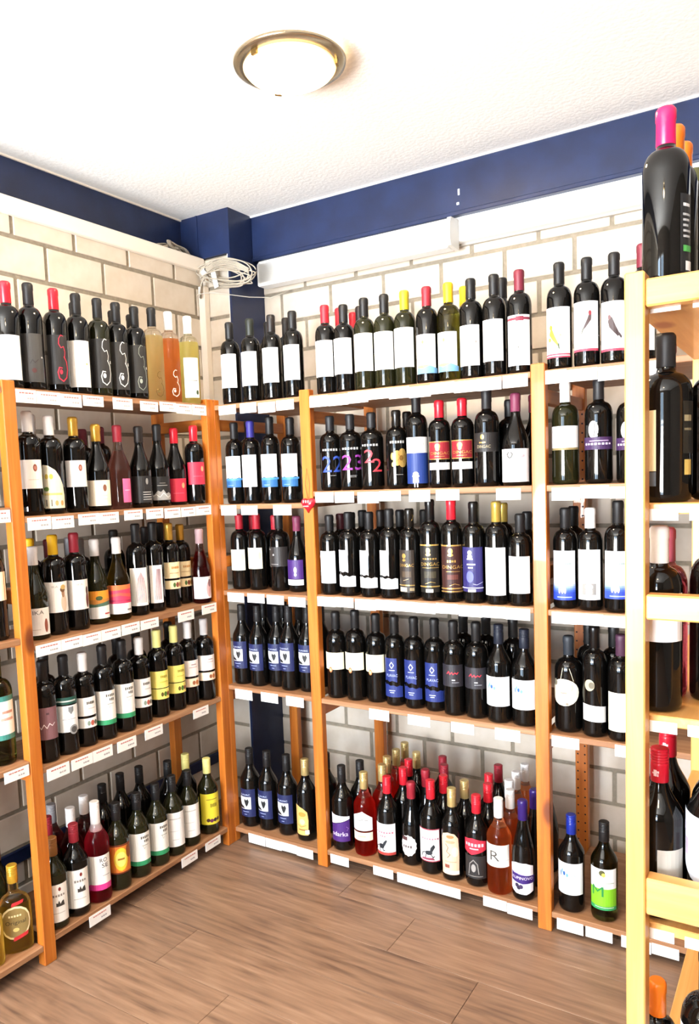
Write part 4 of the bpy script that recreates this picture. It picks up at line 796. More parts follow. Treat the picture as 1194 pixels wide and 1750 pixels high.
DESIGN = {
 'blank': dict(A=66, el=[full('F6F5F2')]),
 'blanktall': dict(A=60, el=[full('F6F5F2'), ('R', .30, .44, .42, .46, 'D8D6D0')]),
 'whtnarrow': dict(A=50, el=[full('F6F5F2'), ('S', [(-.7, .5), (-.5, .62), (-.4, .5), (-.3, .56)], .0012, '8A8A8A')]),
 'white_tall': dict(A=58, el=[full(W_), ('R', .55, .48, .72, .52, 'B89A60')]),
 'whtplain': dict(A=60, el=[full(W_), ('R', -.5, .80, .5, .83, 'C8C4BE'), ('R', -.5, .45, .3, .465, 'D0CCC6'), ('R', -.3, .2, .3, .22, 'D0CCC6')]),
 'creamplain': dict(A=60, el=[full(C_)]),
 'creamwide': dict(A=70, el=[full(C_), ('R', .78, 0, .84, 1, 'B8703A')]),
 'creambig': dict(A=62, el=[full('F0E8D2'), ('R', .3, .5, .5, .52, 'B8A888')]),
 'pic_hint': dict(A=58, el=[full(W_), ('S', [(-.1, .75), (.1, .82), (.3, .72), (.5, .8), (.55, .6), (.3, .5)], .0012, 'D8C8A8'), ('R', -.5, .3, .4, .32, 'D8D0C4')]),
 'greylab': dict(A=54, el=[full('3A3836'), ('S', [(-.2, .38), (0, .46), (.2, .40), (.5, .47)], .0016, '221E1C'), ('E', .1, .24, .2, .05, '4A2420'), ('R', .78, .5, .92, .53, 'C8C8C8')]),
 'redswirl': dict(A=52, el=[full('1E1C1C')] + hook('B02038', .0035)),
 'swirl': dict(A=56, el=[full('242221')] + hook('E6E6E2', .0026) + [('R', .8, .5, .95, .56, 'B8B8B4')]),
 'swirl2': dict(A=56, el=[full('222120')] + hook('9AA094', .0018) + [('R', .8, .5, .95, .55, 'B0B0AC')]),
 'dkswirl': dict(A=50, el=hook('6E5A28', .0024)),
 'ltswirl': dict(A=50, el=hook('F6DCC8', .0028)),
 'herb': dict(A=46, el=[full(W_), ('S', [(-.2, .9), (.1, .8), (-.1, .7), (.2, .62)], .0014, 'C8C49A'), ('R', -.6, .42, .7, .44, '5A5638'), ('E', .65, .13, .2, .06, '3A4A28')]),
 'dotlab': dict(A=58, el=[full('F2EEE8'), ('E', .35, .72, .17, .13, '8A4A38'), ('E', .35, .72, .09, .07, 'B87A68'), ('R', -.2, .3, .6, .32, 'D0C8BC')]),
 'dotcream': dict(A=60, el=[full('F0E4CC'), ('E', .40, .70, .16, .14, '7A4A38'), ('R', -.2, .4, .6, .42, 'C8BCA4'), ('R', -.2, .25, .6, .27, 'C8BCA4')]),
 'quarter': dict(A=62, el=[('*P', [(-1, 0), (1, 0), (1, .30), (.86, .52), (.6, .70), (.25, .86), (-.3, .97), (-1, 1)], 'F0E6C8'), ('E', -.45, .72, .14, .06, 'D8B848'), ('E', -.1, .72, .14, .06, 'D8B848'), ('E', -.5, .44, .2, .05, '6A8A3A'), ('R', -.7, .30, .7, .35, 'E0C878'), ('R', -.6, .05, -.5, .2, '6A6458'), ('R', -.2, .05, -.12, .2, '6A6458'), ('E', .2, .12, .12, .06, 'B8A060'), ('E', .62, .12, .12, .06, 'C8985A')]),
 'pinkside': dict(A=58, el=[('*R', .15, 0, .95, 1, 'E8608A'), ('R', .3, .5, .8, .53, 'F4B0C4')]),
 'blktext': dict(A=58, el=[full('1C1A1A'), ('E', .45, .80, .12, .12, '8A8680')] + [('R', .05, .38 - i * .09, .85, .41 - i * .09, 'A8A49E') for i in range(4)]),
 'mountain': dict(A=62, el=[full('161514'), ('P', [(-1, .02), (1, .02), (1, .25), (.7, .34), (.45, .28), (.2, .46), (0, .36), (-.25, .42), (-.6, .24), (-1, .22)], '9A9894'), ('S', [(-.8, .14), (-.4, .26), (-.1, .14), (.2, .32), (.6, .12), (.9, .2)], .0018, 'E4E2DE'), ('R', -.3, .62, .6, .64, 'B0ACA6'), ('R', -.1, .72, .4, .74, '8A8680')]),
 'redlab': dict(A=60, el=[full('C02840'), ('E', .55, .70, .16, .12, 'D8A070'), ('R', -.4, .36, .6, .38, 'D86878')]),
 'ika': dict(A=62, el=[full('F2EEE8'), ('T', 'IKA', .1, .84, .14, .55, '5A5450'), ('E', .62, .34, .14, .26, '8A4A38'), ('R', -.5, .2, .2, .22, 'C8C0B8')]),
 'lady': dict(A=66, el=[full('F0EAE2'), ('E', .52, .30, .24, .28, 'D0B8A0'), ('E', .48, .62, .13, .14, '9A7458'), ('E', .45, .74, .2, .09, '6A4A30'), ('E', .50, .82, .2, .08, 'C0A060'), ('T', 'IKA', -.1, .85, .07, .4, 'A8A098')]),
 'lady2': dict(A=66, el=[full('F0EBE4'), ('E', .80, .30, .16, .26, '6A3A34'), ('E', .78, .62, .12, .14, '4A2A24'), ('T', 'IKA', .2, .85, .07, .35, 'A8A098')]),
 'hills': dict(A=66, el=[full(W_), ('R', -1, .68, 1, 1, 'E8962C'), ('P', [(-1, .40), (1, .46), (1, .68), (-1, .62)], '4A6A58'), ('P', [(-1, .56), (-.2, .52), (1, .62), (1, .70), (-1, .68)], 'C8843A'), ('E', .1, .74, .25, .08, '4A5A34'), ('R', .45, .14, .9, .19, 'C04A4A')]),
 'sunset': dict(A=68, el=[full('F2EEEA'), ('R', -1, .36, 1, 1, 'D83A5C'), ('P', [(-1, .80), (1, .86), (1, 1), (-1, 1)], 'E8743C'), ('P', [(-1, .56), (0, .64), (1, .54), (1, .66), (0, .74), (-1, .66)], 'E85A48'), ('P', [(-1, .40), (.2, .46), (1, .38), (1, .46), (-1, .50)], 'A82850'), ('R', .5, .1, .9, .16, '8A8280')]),
 'redlines': dict(A=52, el=[full(W_)] + [('S', [(-.3 + .12 * i, .08), (-.34 + .13 * i, .30), (-.24 + .10 * i, .55), (-.1 + .07 * i, .9 - .04 * abs(i - 4))], .0011, 'B85060' if i % 2 else '6A4A50') for i in range(9)]),
 'redlines2': dict(A=38, el=[full(W_)] + [('S', [(-.2 + .12 * i, .08), (-.24 + .13 * i, .30), (-.1 + .10 * i, .55), (.1 + .07 * i, .9)], .0011, 'A85060' if i % 2 else '5A4044') for i in range(8)]),
 'twocream': dict(A=62, el=[('*R', -1, .40, 1, 1, 'F0DDB0'), ('*R', -1, 0, 1, .32, 'F0DDB0'), ('E', .2, .15, .13, .09, '4A6A30'), ('E', .5, .15, .16, .10, '7A3A28'), ('E', .8, .15, .14, .09, 'A87838'), ('B', 5, .4, .80, .09, .4, 'C88840'), ('R', -.2, .58, .7, .61, 'C8A878')]),
 'twowhite': dict(A=62, el=[('*R', -1, .40, 1, 1, W_), ('*R', -1, 0, 1, .32, W_), ('E', .2, .15, .13, .08, '8A9A8A'), ('E', .5, .15, .16, .09, 'B05A4A'), ('E', .8, .15, .14, .08, '6A6A5A'), ('B', 5, .45, .82, .09, .35, '5A564E'), ('R', .2, .62, .8, .65, 'C8C4BC')]),
 'twoyel': dict(A=62, el=[('*R', -1, .40, 1, 1, 'EEDD70'), ('*R', -1, 0, 1, .37, 'EEDD70'), ('E', .2, .17, .13, .08, '5A4A20'), ('E', .5, .17, .16, .09, '4A6A28'), ('E', .8, .17, .14, .08, '8A3A28'), ('B', 5, .45, .80, .09, .35, '9A8A30'), ('R', 0, .60, .8, .63, 'C8B848')]),
 'twopink': dict(A=62, el=[('*R', -1, .40, 1, 1, 'F2E8E0'), ('*R', -1, 0, 1, .32, 'F0D8BC'), ('E', .3, .15, .15, .08, '9A5A38'), ('E', .65, .15, .18, .09, 'B8703A'), ('R', -.1, .72, .7, .75, 'C8A8A0'), ('R', .1, .82, .6, .86, 'A88A88')]),
 'pinkpaint': dict(A=66, el=[full('F4ECEC'), ('E', .6, .42, .3, .36, 'D8A8A8'), ('E', .7, .7, .2, .18, '8A6468'), ('E', -.3, .2, .5, .14, 'F0D0D4'), ('R', -.3, .82, .1, .85, 'B0A0A4')]),
 'mauve': dict(A=64, el=[full('7A5458'), ('S', [(-.5, .46), (-.3, .34), (-.1, .48), (.1, .36), (.3, .50), (.5, .42), (.7, .50)], .0022, 'E4D8D8'), ('R', .1, .78, .3, .84, '4A3034')]),
 'crest': dict(A=64, el=[('*R', -1, 0, 1, .76, 'F0F0EE'), ('*R', -1, .80, 1, 1, '1E4A40'), ('R', -.8, .87, .8, .91, 'C8D0C8'), ('P', [(.15, .60), (.15, .72), (.55, .72), (.55, .60), (.35, .50)], '7A7C7C'), ('R', -.3, .36, .7, .38, 'B0B0AE'), ('E', .5, .06, .34, .14, '8A8886'), ('E', .5, .06, .22, .09, '4A4846')]),
 'greenfoot': dict(A=62, el=[('*R', -1, .13, 1, 1, 'F0EEE6'), ('*R', -1, 0, 1, .14, '2E8A5A'), ('B', 5, .45, .86, .08, .4, '5A564E'), ('B', 3, .55, .74, .08, .24, '6A665E'), ('R', .1, .60, .7, .62, 'A8A498'), ('S', [(.2, .62), (.3, .5), (.45, .56)], .001, '9A968C')]),
 'castle': dict(A=62, el=[full('2A2622'), ('*R', -.96, .015, .96, .985, 'F0ECE4'), ('E', .3, .86, .1, .05, '7A2A24'), ('B', 5, .25, .70, .06, .45, '8A8078'), ('P', [(.0, .42), (.0, .52), (.12, .50), (.2, .58), (.3, .48), (.42, .54), (.55, .56), (.6, .42)], '3A3632'), ('R', -.3, .24, .6, .26, 'C8C0B4')]),
 'pinkfoot': dict(A=60, el=[('*R', -1, .16, 1, 1, 'F2EEE8'), ('*R', -1, 0, 1, .17, 'D83A8A'), ('T', 'RO', .35, .86, .12, .3, '3A3632'), ('T', 'SE', .45, .70, .12, .3, '3A3632'), ('R', .2, .4, .8, .42, 'B0A8A0')]),
 'orangelab': dict(A=64, el=[full('D8782C'), ('E', .1, .5, .55, .40, 'E8C83C'), ('E', .1, .5, .42, .26, 'F0DC70'), ('E', .75, .72, .25, .24, '8A4A1C'), ('R', -1, .95, 1, 1, '6A2A18'), ('R', -1, 0, 1, .05, '6A2A18'), ('R', -.15, .48, .35, .54, '9A6A28')]),
 'yellab': dict(A=64, el=[full('E8D83C'), ('R', -.4, .80, .6, .83, 'A08A28'), ('B', 5, .25, .62, .12, .32, '8A7A28'), ('E', -.3, .15, .16, .06, '4A2A20'), ('E', 0, .13, .16, .06, '6A3050'), ('E', .3, .14, .16, .06, '3A2A30'), ('E', .6, .15, .14, .06, '5A4028')]),
 'tealwide': dict(A=76, el=[full('EEF0EA'), ('R', -1, .88, 1, 1, '3A7A70'), ('R', -1, 0, 1, .12, '3A7A70'), ('R', .2, .6, .8, .66, 'B88A78'), ('R', .1, .44, .8, .5, 'C8A090')]),
 'medal': dict(A=58, el=[('*E', 0, .46, 1.0, .42, 'E8D8A8'), ('E', 0, .46, .88, .37, '8A7444'), ('T', 'Original', 0, .46, .13, .62, '2E2618'), ('B', 5, 0, .64, .05, .4, 'E8D8A8'), ('E', 0, .29, .18, .05, 'D8C078'), ('*P', [(-.2, .88), (.5, .94), (.55, 1.02), (-.15, .97)], 'B8282C'), ('P', [(-.2, .0), (.7, .10), (.75, .2), (-.15, .10)], 'B8282C')]),
 'sea': dict(A=66, el=[wavy(.30, .018, True, W_), wavy(.27, .018, False, '2A6098'), ('R', -.5, .06, .1, .075, '8AB4DC'), ('P', [(-1, .2), (1, .23), (1, .29), (-1, .29)], '4484BC')]),
 'scribble': dict(A=64, el=[full('F4F2F0'), ('S', [(-.85, .46), (-.7, .54), (-.6, .44), (-.45, .52), (-.3, .44), (-.1, .50), (.1, .45), (.3, .48)], .0016, '3A3632')]),
 'creampic': dict(A=60, el=[full('F2EBCF'), ('S', [(-.8, .52), (-.4, .60), (-.1, .50), (.3, .58), (.7, .52)], .0018, 'B8AC8A'), ('E', .55, .62, .16, .18, 'D0C49C'), ('R', -.5, .2, .4, .23, 'C8BC98')]),
 'charband': dict(A=78, el=[full('262221'), ('R', -.85, .84, -.5, .9, '8A8480'), ('E', -.25, .60, .06, .05, 'E0DCD8'), ('R', -.5, .10, .1, .13, '8A8480'), ('R', -1, .40, 1, .415, '2A2625')]),
 'purplelab': dict(A=60, el=[('*R', -1, .24, 1, 1, '3E2066'), ('*R', -1, 0, 1, .22, W_), ('E', .1, .60, .14, .13, 'D8C8E8'), ('E', .1, .42, .12, .07, 'D8C8E8')]),
 'bluesq': dict(A=56, el=[full('161F4C'), ('R', -.85, .28, .55, .72, 'F4F4F2'), ('P', [(-.15, .66), (.05, .60), (.2, .66), (.34, .56), (.22, .44), (.05, .36), (-.1, .46), (-.2, .56)], '1A1A1C'), ('P', [(-.82, .30), (-.1, .30), (-.3, .38), (-.6, .42), (-.82, .52)], '1A1A1C'), ('T', 'PLAVAC', -.1, .80, .06, .6, 'C8D0EC'), ('R', -.4, .18, .3, .20, '9AA4D0'), ('R', -.2, .08, .1, .10, '9AA4D0')]),
 'ornate': dict(A=58, el=[('*P', [(-1, 0), (.55, 0), (.6, .5), (.5, .78), (.1, .90), (-.5, .98), (-1, 1)], 'E0B468'), ('E', -.2, .70, .4, .08, 'C88A38'), ('E', -.2, .45, .3, .10, 'EAD098'), ('R', -.6, .16, .3, .2, '8A5A28'), ('R', .1, .04, .5, .18, 'F2EAD8'), ('S', [(-.7, .34), (-.3, .28), (.2, .34)], .002, '9A6028')]),
 'ornate2': dict(A=50, el=[('*P', [(-1, 0), (.95, 0), (1, .5), (.9, .86), (.5, .97), (-.2, 1), (-.8, .95), (-1, .86)], 'E6C0A0'), ('E', -.1, .90, .4, .04, 'B87848'), ('S', [(-.6, .72), (-.3, .64), (-.5, .54), (-.1, .48), (-.4, .40)], .002, '5A3A30'), ('E', .4, .55, .35, .12, 'F0D4BC'), ('R', -.7, .16, -.2, .24, '8A4A3A'), ('R', -.8, .02, .8, .10, 'F2E6DC'), ('R', -.7, .30, .5, .32, 'C89A80'), ('E', -.1, .78, .5, .035, 'C89A78')]),
 'isle': dict(A=60, el=[full('F4F2EC'), ('P', [(-1, 0), (1, 0), (1, .12), (.3, .20), (-.4, .12), (-1, .18)], '6A9AC0'), ('P', [(-1, .16), (-.3, .13), (.3, .20), (-.2, .22), (-1, .20)], '8A8468'), ('E', -.3, .80, .10, .05, '8A8A5A'), ('E', .2, .72, .22, .08, 'C8C0A0'), ('S', [(-.8, .70), (-.6, .82), (-.4, .72)], .0012, 'B8A858'), ('R', -.6, .5, .4, .515, 'E0D8B8')]),
 'sketch': dict(A=58, el=[full(W_), ('E', .0, .78, .18, .05, 'B0ACA8'), ('E', .35, .70, .12, .04, 'A09C98'), ('E', -.5, .66, .12, .04, 'B8B4B0'), ('E', .5, .58, .1, .03, '8A8680'), ('R', -.1, .3, .2, .32, 'A8A4A0'), ('R', 0, .24, .1, .27, '8A8680')]),
 'sketch2': dict(A=58, el=[full(W_), ('E', -.2, .80, .14, .04, 'DCD8D4'), ('E', .25, .74, .12, .04, 'CCC8C4'), ('R', -.3, .36, .3, .38, 'D8D4D0'), ('R', .4, .42, .6, .44, 'C8C4C0')]),
 'redtop': dict(A=62, el=[full('F4F2EE'), ('R', -1, .90, 1, .95, '7A2438'), ('R', -.3, .88, .3, .97, '7A2438'), ('E', -.1, .36, .04, .03, '6A6660')]),
 'n22b': dict(A=62, el=[('T', '22', -.05, .48, .50, .92, '2C469A'), ('B', 6, -.2, .92, .07, .7, 'A8A8A8'), ('R', -.25, .12, .25, .13, '9A9A9A')]),
 'n23': dict(A=62, el=[('T', '23', -.05, .50, .46, .92, '8C3694'), ('B', 6, -.2, .92, .07, .7, 'A8A8A8'), ('R', -.35, .10, .25, .11, '9A9A9A'), ('R', -.3, .06, .2, .07, '9A9A9A')]),
 'n22r': dict(A=62, el=[('T', '2', -.40, .62, .40, .40, 'B83440'), ('T', '2', .25, .34, .40, .40, 'B83440'), ('B', 6, -.3, .96, .07, .7, '9A9A9A')]),
 'goldflower': dict(A=70, el=[('B', 6, -.15, .90, .07, .6, 'B8B4AC')] + [('E', .1 + .36 * math.cos(k * 1.26), .47 + .13 * math.sin(k * 1.26), .30, .13, 'GOLD') for k in range(5)] + [('E', .12, .47, .16, .07, '6A4A18'), ('E', -.55, .52, .14, .10, 'GOLD'), ('E', -.50, .30, .12, .06, 'GOLD'), ('S', [(-.4, .35), (.4, .56)], .0012, '8A5A1C'), ('S', [(.3, .34), (-.1, .58)], .0012, '8A5A1C'), ('R', -.3, .02, .2, .03, '9A968E')]),
 'whiteblue': dict(A=68, el=[('*R', -1, .66, 1, 1, W_), ('*R', -1, 0, 1, .66, '1C3474'), ('E', -.30, .16, .28, .028, 'F4F4F2'), ('E', -.30, .20, .22, .055, 'F4F4F2'), ('P', [(-.52, .02), (-.08, .02), (-.10, .14), (-.50, .14)], 'F4F4F2'), ('R', -.42, -.14, -.34, .03, 'F4F4F2'), ('R', -.22, -.12, -.14, .03, 'F4F4F2'), ('S', [(.3, .82), (.36, .88), (.34, .78)], .001, 'A8A8A8')]),
 'redbox': dict(A=62, el=[('*R', -1, .36, 1, 1, '861A26'), ('*R', -1, 0, 1, .25, 'F2F0EC'), ('R', -1, .97, 1, 1, 'GOLD'), ('R', -1, .36, 1, .39, 'GOLD'), ('R', -1, .36, -.96, 1, 'GOLD'), ('R', .96, .36, 1, 1, 'GOLD'), ('E', -.25, .82, .22, .10, 'GOLD'), ('E', -.25, .72, .16, .06, 'GOLD'), ('T', 'DINGAC', -.05, .58, .10, .8, 'GOLD'), ('R', -.5, .46, .3, .48, 'GOLD')]),
 'charcrest': dict(A=78, el=[full('1E1C1C'), ('E', -.28, .78, .12, .13, 'GOLD'), ('R', -.48, .46, -.08, .52, 'GOLD'), ('T', 'DINGAC', -.2, .28, .16, .42, 'A89A78')]),
 'figure': dict(A=76, el=[full('F4F2F0'), ('S', [(-.38, .90), (-.48, .84), (-.42, .76), (-.34, .73)], .0035, '3A3632'), ('S', [(-.26, .90), (-.16, .84), (-.22, .76), (-.30, .73)], .0035, '3A3632'), ('E', .32, .78, .18, .06, 'D8B4B8'), ('S', [(.1, .70), (.3, .74), (.48, .80)], .002, 'B8A0A4'), ('S', [(-.35, .70), (-.45, .58), (-.55, .50)], .0022, 'A8A4A4'), ('E', -.66, .42, .14, .06, 'C8C4C4')]),
 'torn': dict(A=60, el=[('*P', [(-.9, .34), (-.6, .36), (-.3, .33), (0, .36), (.15, .33), (.15, 1), (-.9, 1)], 'F4F3F0'), ('*P', [(-.95, 0), (1, 0), (1, .26), (.7, .28), (.4, .25), (.1, .29), (-.2, .26), (-.5, .30), (-.8, .27), (-.95, .31)], 'F4F3F0')]),
 'tornlav': dict(A=60, el=[('*P', [(-.9, .40), (-.6, .43), (-.3, .39), (0, .42), (.3, .39), (.3, 1), (-.9, 1)], 'E6E2EA'), ('*P', [(-.95, 0), (1, 0), (1, .28), (.7, .30), (.4, .27), (.1, .31), (-.2, .28), (-.5, .33), (-.8, .31), (-.95, .35)], 'EAE8EC'), ('S', [(-.3, .92), (-.1, .85), (-.3, .78), (-.5, .85), (-.3, .92)], .0016, '9A92AC'), ('R', -.8, .54, -.2, .56, 'B0AABC')]),
 'bluetorn': dict(A=58, el=[('*P', [(-.9, .40), (-.6, .43), (-.3, .39), (0, .42), (.45, .38), (.45, 1), (-.9, 1)], '1B2A6A'), ('*P', [(-1, 0), (1, 0), (1, .27), (.7, .30), (.4, .27), (.1, .31), (-.2, .29), (-.5, .33), (-.8, .31), (-1, .36)], '1B2A6A'), ('S', [(-.2, .90), (0, .82), (-.2, .74), (-.4, .82), (-.2, .90)], .0022, 'E0E4F4'), ('R', -.5, .68, .1, .70, 'A8B0DC'), ('T', 'PLAVAC', -.2, .56, .07, .55, 'B0BAE4'), ('R', -.5, .16, .1, .18, 'B8C0E4'), ('R', -.4, .11, 0, .13, 'B8C0E4')]),
 'goldprint': dict(A=48, el=[full('2A211A'), ('E', -.3, .86, .22, .06, 'GOLD'), ('E', -.3, .76, .2, .03, 'GOLD'), ('T', 'DINGAC', -.05, .64, .07, .85, 'GOLD'), ('R', -.6, .36, .5, .50, '4A3A2A'), ('R', -1, .16, 1, .18, 'GOLD'), ('S', [(-.4, .28), (.2, .32)], .0016, 'B8A07A'), ('R', -.9, .02, .0, .12, 'D8CCB4'), ('R', .3, .04, .8, .11, '8A7A5A')]),
 'goldblack': dict(A=56, el=[full('15120E'), ('R', -1, .97, 1, 1, 'GOLD'), ('E', -.2, .87, .2, .06, 'GOLD'), ('E', -.2, .79, .24, .03, 'GOLD'), ('B', 6, -.05, .70, .03, .7, 'GOLD'), ('T', 'DINGAC', -.05, .59, .07, .9, 'GOLD'), ('R', -.8, .51, .8, .52, 'GOLD'), ('R', -.6, .30, .5, .44, '3A3424'), ('S', [(-.5, .18), (0, .22), (.4, .20)], .0016, 'GOLD'), ('R', -1, .11, 1, .135, 'GOLD'), ('R', -.45, 0, .2, .07, 'E4DAC4')]),
 'goldbrown': dict(A=60, el=[full('341612'), ('R', -1, .97, 1, 1, 'GOLD'), ('R', .96, 0, 1, 1, 'GOLD'), ('E', -.2, .87, .2, .06, 'GOLD'), ('E', -.2, .79, .24, .03, 'GOLD'), ('B', 4, -.1, .66, .05, .4, 'GOLD'), ('T', 'DINGAC', -.0, .54, .07, .95, 'GOLD'), ('R', -.6, .44, .6, .45, 'GOLD'), ('R', -.5, .28, .4, .38, '5E3028'), ('S', [(-.3, .15), (.1, .19), (.5, .16)], .0016, 'GOLD'), ('R', -1, .08, 1, .105, 'GOLD'), ('R', -1, .02, 1, .04, 'GOLD')]),
 'violetlab': dict(A=62, el=[full('26225C'), ('E', -.25, .88, .18, .05, 'E8E4EC'), ('E', -.25, .79, .2, .06, 'E8E4EC'), ('R', -.5, .72, 0, .75, 'E8E4EC'), ('R', -.5, .60, .2, .63, 'D8D4EC'), ('R', -.4, .53, 0, .56, 'D8D4EC'), ('E', -.25, .34, .3, .13, '5A60C0'), ('S', [(0, .18), (.3, .16), (.8, .22)], .0012, 'C8C8E8'), ('R', -1, .08, 1, .10, 'D0CCE4'), ('R', -.4, 0, .2, .06, 'E8E8F0')]),
 'sealcream': dict(A=66, el=[('*P', [(-1, .16), (1, .16), (1, 1), (-1, 1)], 'F0E6C6'), ('E', -.35, .15, .17, .14, 'B06A3C'), ('E', -.35, .15, .10, .08, 'E0B48A'), ('R', .3, .6, .5, .63, 'C8BC98')]),
 'redscript': dict(A=66, el=[full('222026'), ('S', [(-.5, .58), (-.35, .70), (-.25, .56), (-.1, .66), (.0, .56), (.15, .64), (.3, .58), (.4, .66)], .003, 'C02A3A'), ('R', -.1, .28, .15, .33, 'C8C8CC'), ('R', -.1, .18, .45, .205, '9A9AA0')]),
 'blueberry': dict(A=68, el=[full('F2F3F2'), ('E', -.72, .64, .05, .10, '2A6098'), ('E', -.60, .72, .05, .08, '5A9AC8'), ('E', -.45, .66, .09, .07, '2A5A9A'), ('E', -.25, .62, .08, .06, '6AA0C8'), ('S', [(-.2, .64), (0, .58), (.15, .66), (.3, .60)], .0014, '7AA8C8')]),
 'purplewhite': dict(A=60, el=[('*P', [(-1, 0), (1, 0), (1, .80), (-1, .58)], '42206A'), ('*P', [(-1, .60), (1, .82), (1, .92), (-1, 1)], 'F2EEF0'), ('T', 'odarka', -.15, .28, .16, .8, 'E8DCEC'), ('S', [(.5, .55), (.7, .48), (.55, .40)], .0015, '9A78B8'), ('R', -1, .0, 1, .12, '46226A')]),
 'house': dict(A=62, el=[('*P', [(-1, .34), (1, .34), (1, .76), (.1, 1), (-1, .80)], 'F4F2EE'), ('*R', -1, 0, 1, .28, 'F0E0C4'), ('S', [(-.6, .70), (-.3, .68), (-.1, .72), (.4, .70)], .0018, '2A2622'), ('R', -.5, .12, .2, .17, 'D0A890')]),
 'horse': dict(A=62, el=[('*R', -1, .08, 1, 1, 'F4F0EE'), ('*R', -1, 0, 1, .09, 'A83A34'), ('B', 7, -.1, .72, .06, .8, 'C07080'), ('B', 3, -.25, .60, .05, .3, 'B07A84'), ('E', -.4, .28, .26, .08, '22262C'), ('P', [(-.25, .28), (-.1, .30), (.1, .46), (.02, .50), (-.2, .42), (-.3, .34)], '22262C'), ('S', [(-.55, .24), (-.6, .14), (-.5, .12)], .003, '22262C'), ('S', [(-.3, .24), (-.2, .14), (-.1, .16)], .003, '22262C'), ('S', [(-.65, .30), (-.85, .26), (-.9, .16)], .003, '22262C')]),
 'horse2': dict(A=62, el=[full('A03848'), ('*R', -.95, .03, .95, .97, 'F4F0EE'), ('B', 7, .05, .70, .05, .75, 'B87A88'), ('E', -.1, .28, .30, .07, '22262C'), ('P', [(.1, .28), (.2, .32), (.42, .46), (.30, .54), (.05, .44), (0, .34)], '22262C'), ('S', [(-.3, .24), (-.4, .12), (-.3, .10)], .003, '22262C'), ('S', [(.05, .24), (.25, .14), (.35, .18)], .003, '22262C'), ('S', [(-.4, .30), (-.65, .26), (-.7, .16)], .003, '22262C'), ('P', [(-.8, .06), (.4, .06), (.2, .14), (-.6, .12)], '8A3A50')]),
 'scallop': dict(A=56, el=[('*P', [(.85 * math.cos(k * math.pi / 14) * (1.0 if k % 2 else .92) - .1, .5 + .5 * math.sin(k * math.pi / 14) * (1.0 if k % 2 else .93)) for k in range(28)], 'F2EEE8'), ('R', -.9, .74, -.3, .92, '4A2A2C'), ('B', 4, -.3, .46, .12, .5, '5A4A48')]),
 'redhex': dict(A=62, el=[('*P', [(-1, .66), (-.2, .58), (1, .70), (1, .92), (-.1, 1), (-1, .94)], 'C0283C'), ('B', 6, -.1, .83, .08, .8, 'F0B8C0'), ('R', -.5, .72, .2, .75, 'F0B8C0'), ('*R', -.9, .0, .95, .56, '262424'), ('S', [(-.6, .10), (-.5, .36), (-.2, .46), (.1, .36), (.2, .12)], .003, '8A8682'), ('E', -.2, .26, .18, .10, '9A9692'), ('R', -.7, .05, .5, .07, '7A7672')]),
 'Rlab': dict(A=66, el=[full('F2EEE4'), ('T', 'R', -.25, .50, .44, .4, '4A4642'), ('R', .25, .30, .8, .32, 'D0C8BC')]),
 'blackberry': dict(A=68, el=[('*P', [(-1, .12), (-.4, .02), (.4, .0), (1, .10), (1, .90), (.4, 1), (-.4, 1), (-1, .90)], 'F2F0F2'), ('P', [(-1, .40), (0, .34), (1, .38), (1, .60), (0, .62), (-1, .68)], '36206A'), ('T', 'KUPINOVO', -.05, .52, .09, .85, 'E8E0F0'), ('E', -.45, .28, .16, .07, '2E2440'), ('E', -.15, .25, .16, .07, '3A2C50'), ('E', -.32, .20, .14, .05, '2A2038'), ('S', [(-.9, .66), (-.4, .66), (.2, .62)], .0012, '8A6AB8')]),
 'parrotY': dict(A=66, el=[full('F4F2EE'), ('R', -1, .05, 1, .08, 'B83A50'), ('R', -1, .0, 1, .03, 'B83A50'), ('P', [(-.65, .52), (-.5, .60), (-.25, .42), (.0, .26), (-.05, .22), (-.4, .34), (-.7, .46)], 'D8C030'), ('E', -.55, .60, .12, .05, 'C8A828'), ('P', [(-.1, .28), (0, .16), (.06, .17), (.02, .28)], '3A4A28'), ('E', -.65, .36, .12, .04, '7AA03A'), ('E', .1, .44, .08, .02, 'B8C878')]),
 'parrotR': dict(A=66, el=[full('F4F2EE'), ('R', -1, .0, 1, .05, 'B83A50'), ('P', [(.05, .66), (.16, .76), (.3, .74), (.28, .62), (-.05, .48), (-.3, .40), (-.25, .46)], '4A3A3A'), ('E', .2, .76, .10, .05, '8A3038'), ('P', [(-.28, .46), (-.4, .34), (-.3, .36), (-.18, .46)], '5A5A50'), ('R', .7, .3, .9, .31, 'C8C4C0')]),
 'parrotB': dict(A=66, el=[full('F4F2EE'), ('R', -1, .0, 1, .05, 'B83A50'), ('P', [(-.5, .60), (-.38, .72), (-.2, .66), (0, .50), (.25, .34), (.15, .28), (-.1, .36), (-.42, .48)], '3E3030'), ('E', -.4, .68, .10, .05, '6A4A4A'), ('P', [(.1, .34), (.35, .24), (.42, .28), (.25, .36)], '4A4040'), ('E', -.75, .42, .04, .015, '5A5A5A')]),
 'whtsquare': dict(A=74, el=[full('F6F6F4'), ('R', -1, -.10, 1, 0, '8A7A50')]),
 'ovalpurple': dict(A=74, el=[('*E', -.22, .68, .30, .30, 'C8C6C4'), ('S', [(-.3, .92), (-.26, .68), (-.32, .46)], .003, '6A6866'), ('S', [(-.14, .92), (-.18, .68), (-.12, .46)], .002, '6A6866'), ('*R', -1, 0, 1, .42, '38204A'), ('R', -.6, .28, .5, .31, 'B8A0C4'), ('B', 8, -.1, .19, .07, .8, 'D8C8E0')]),
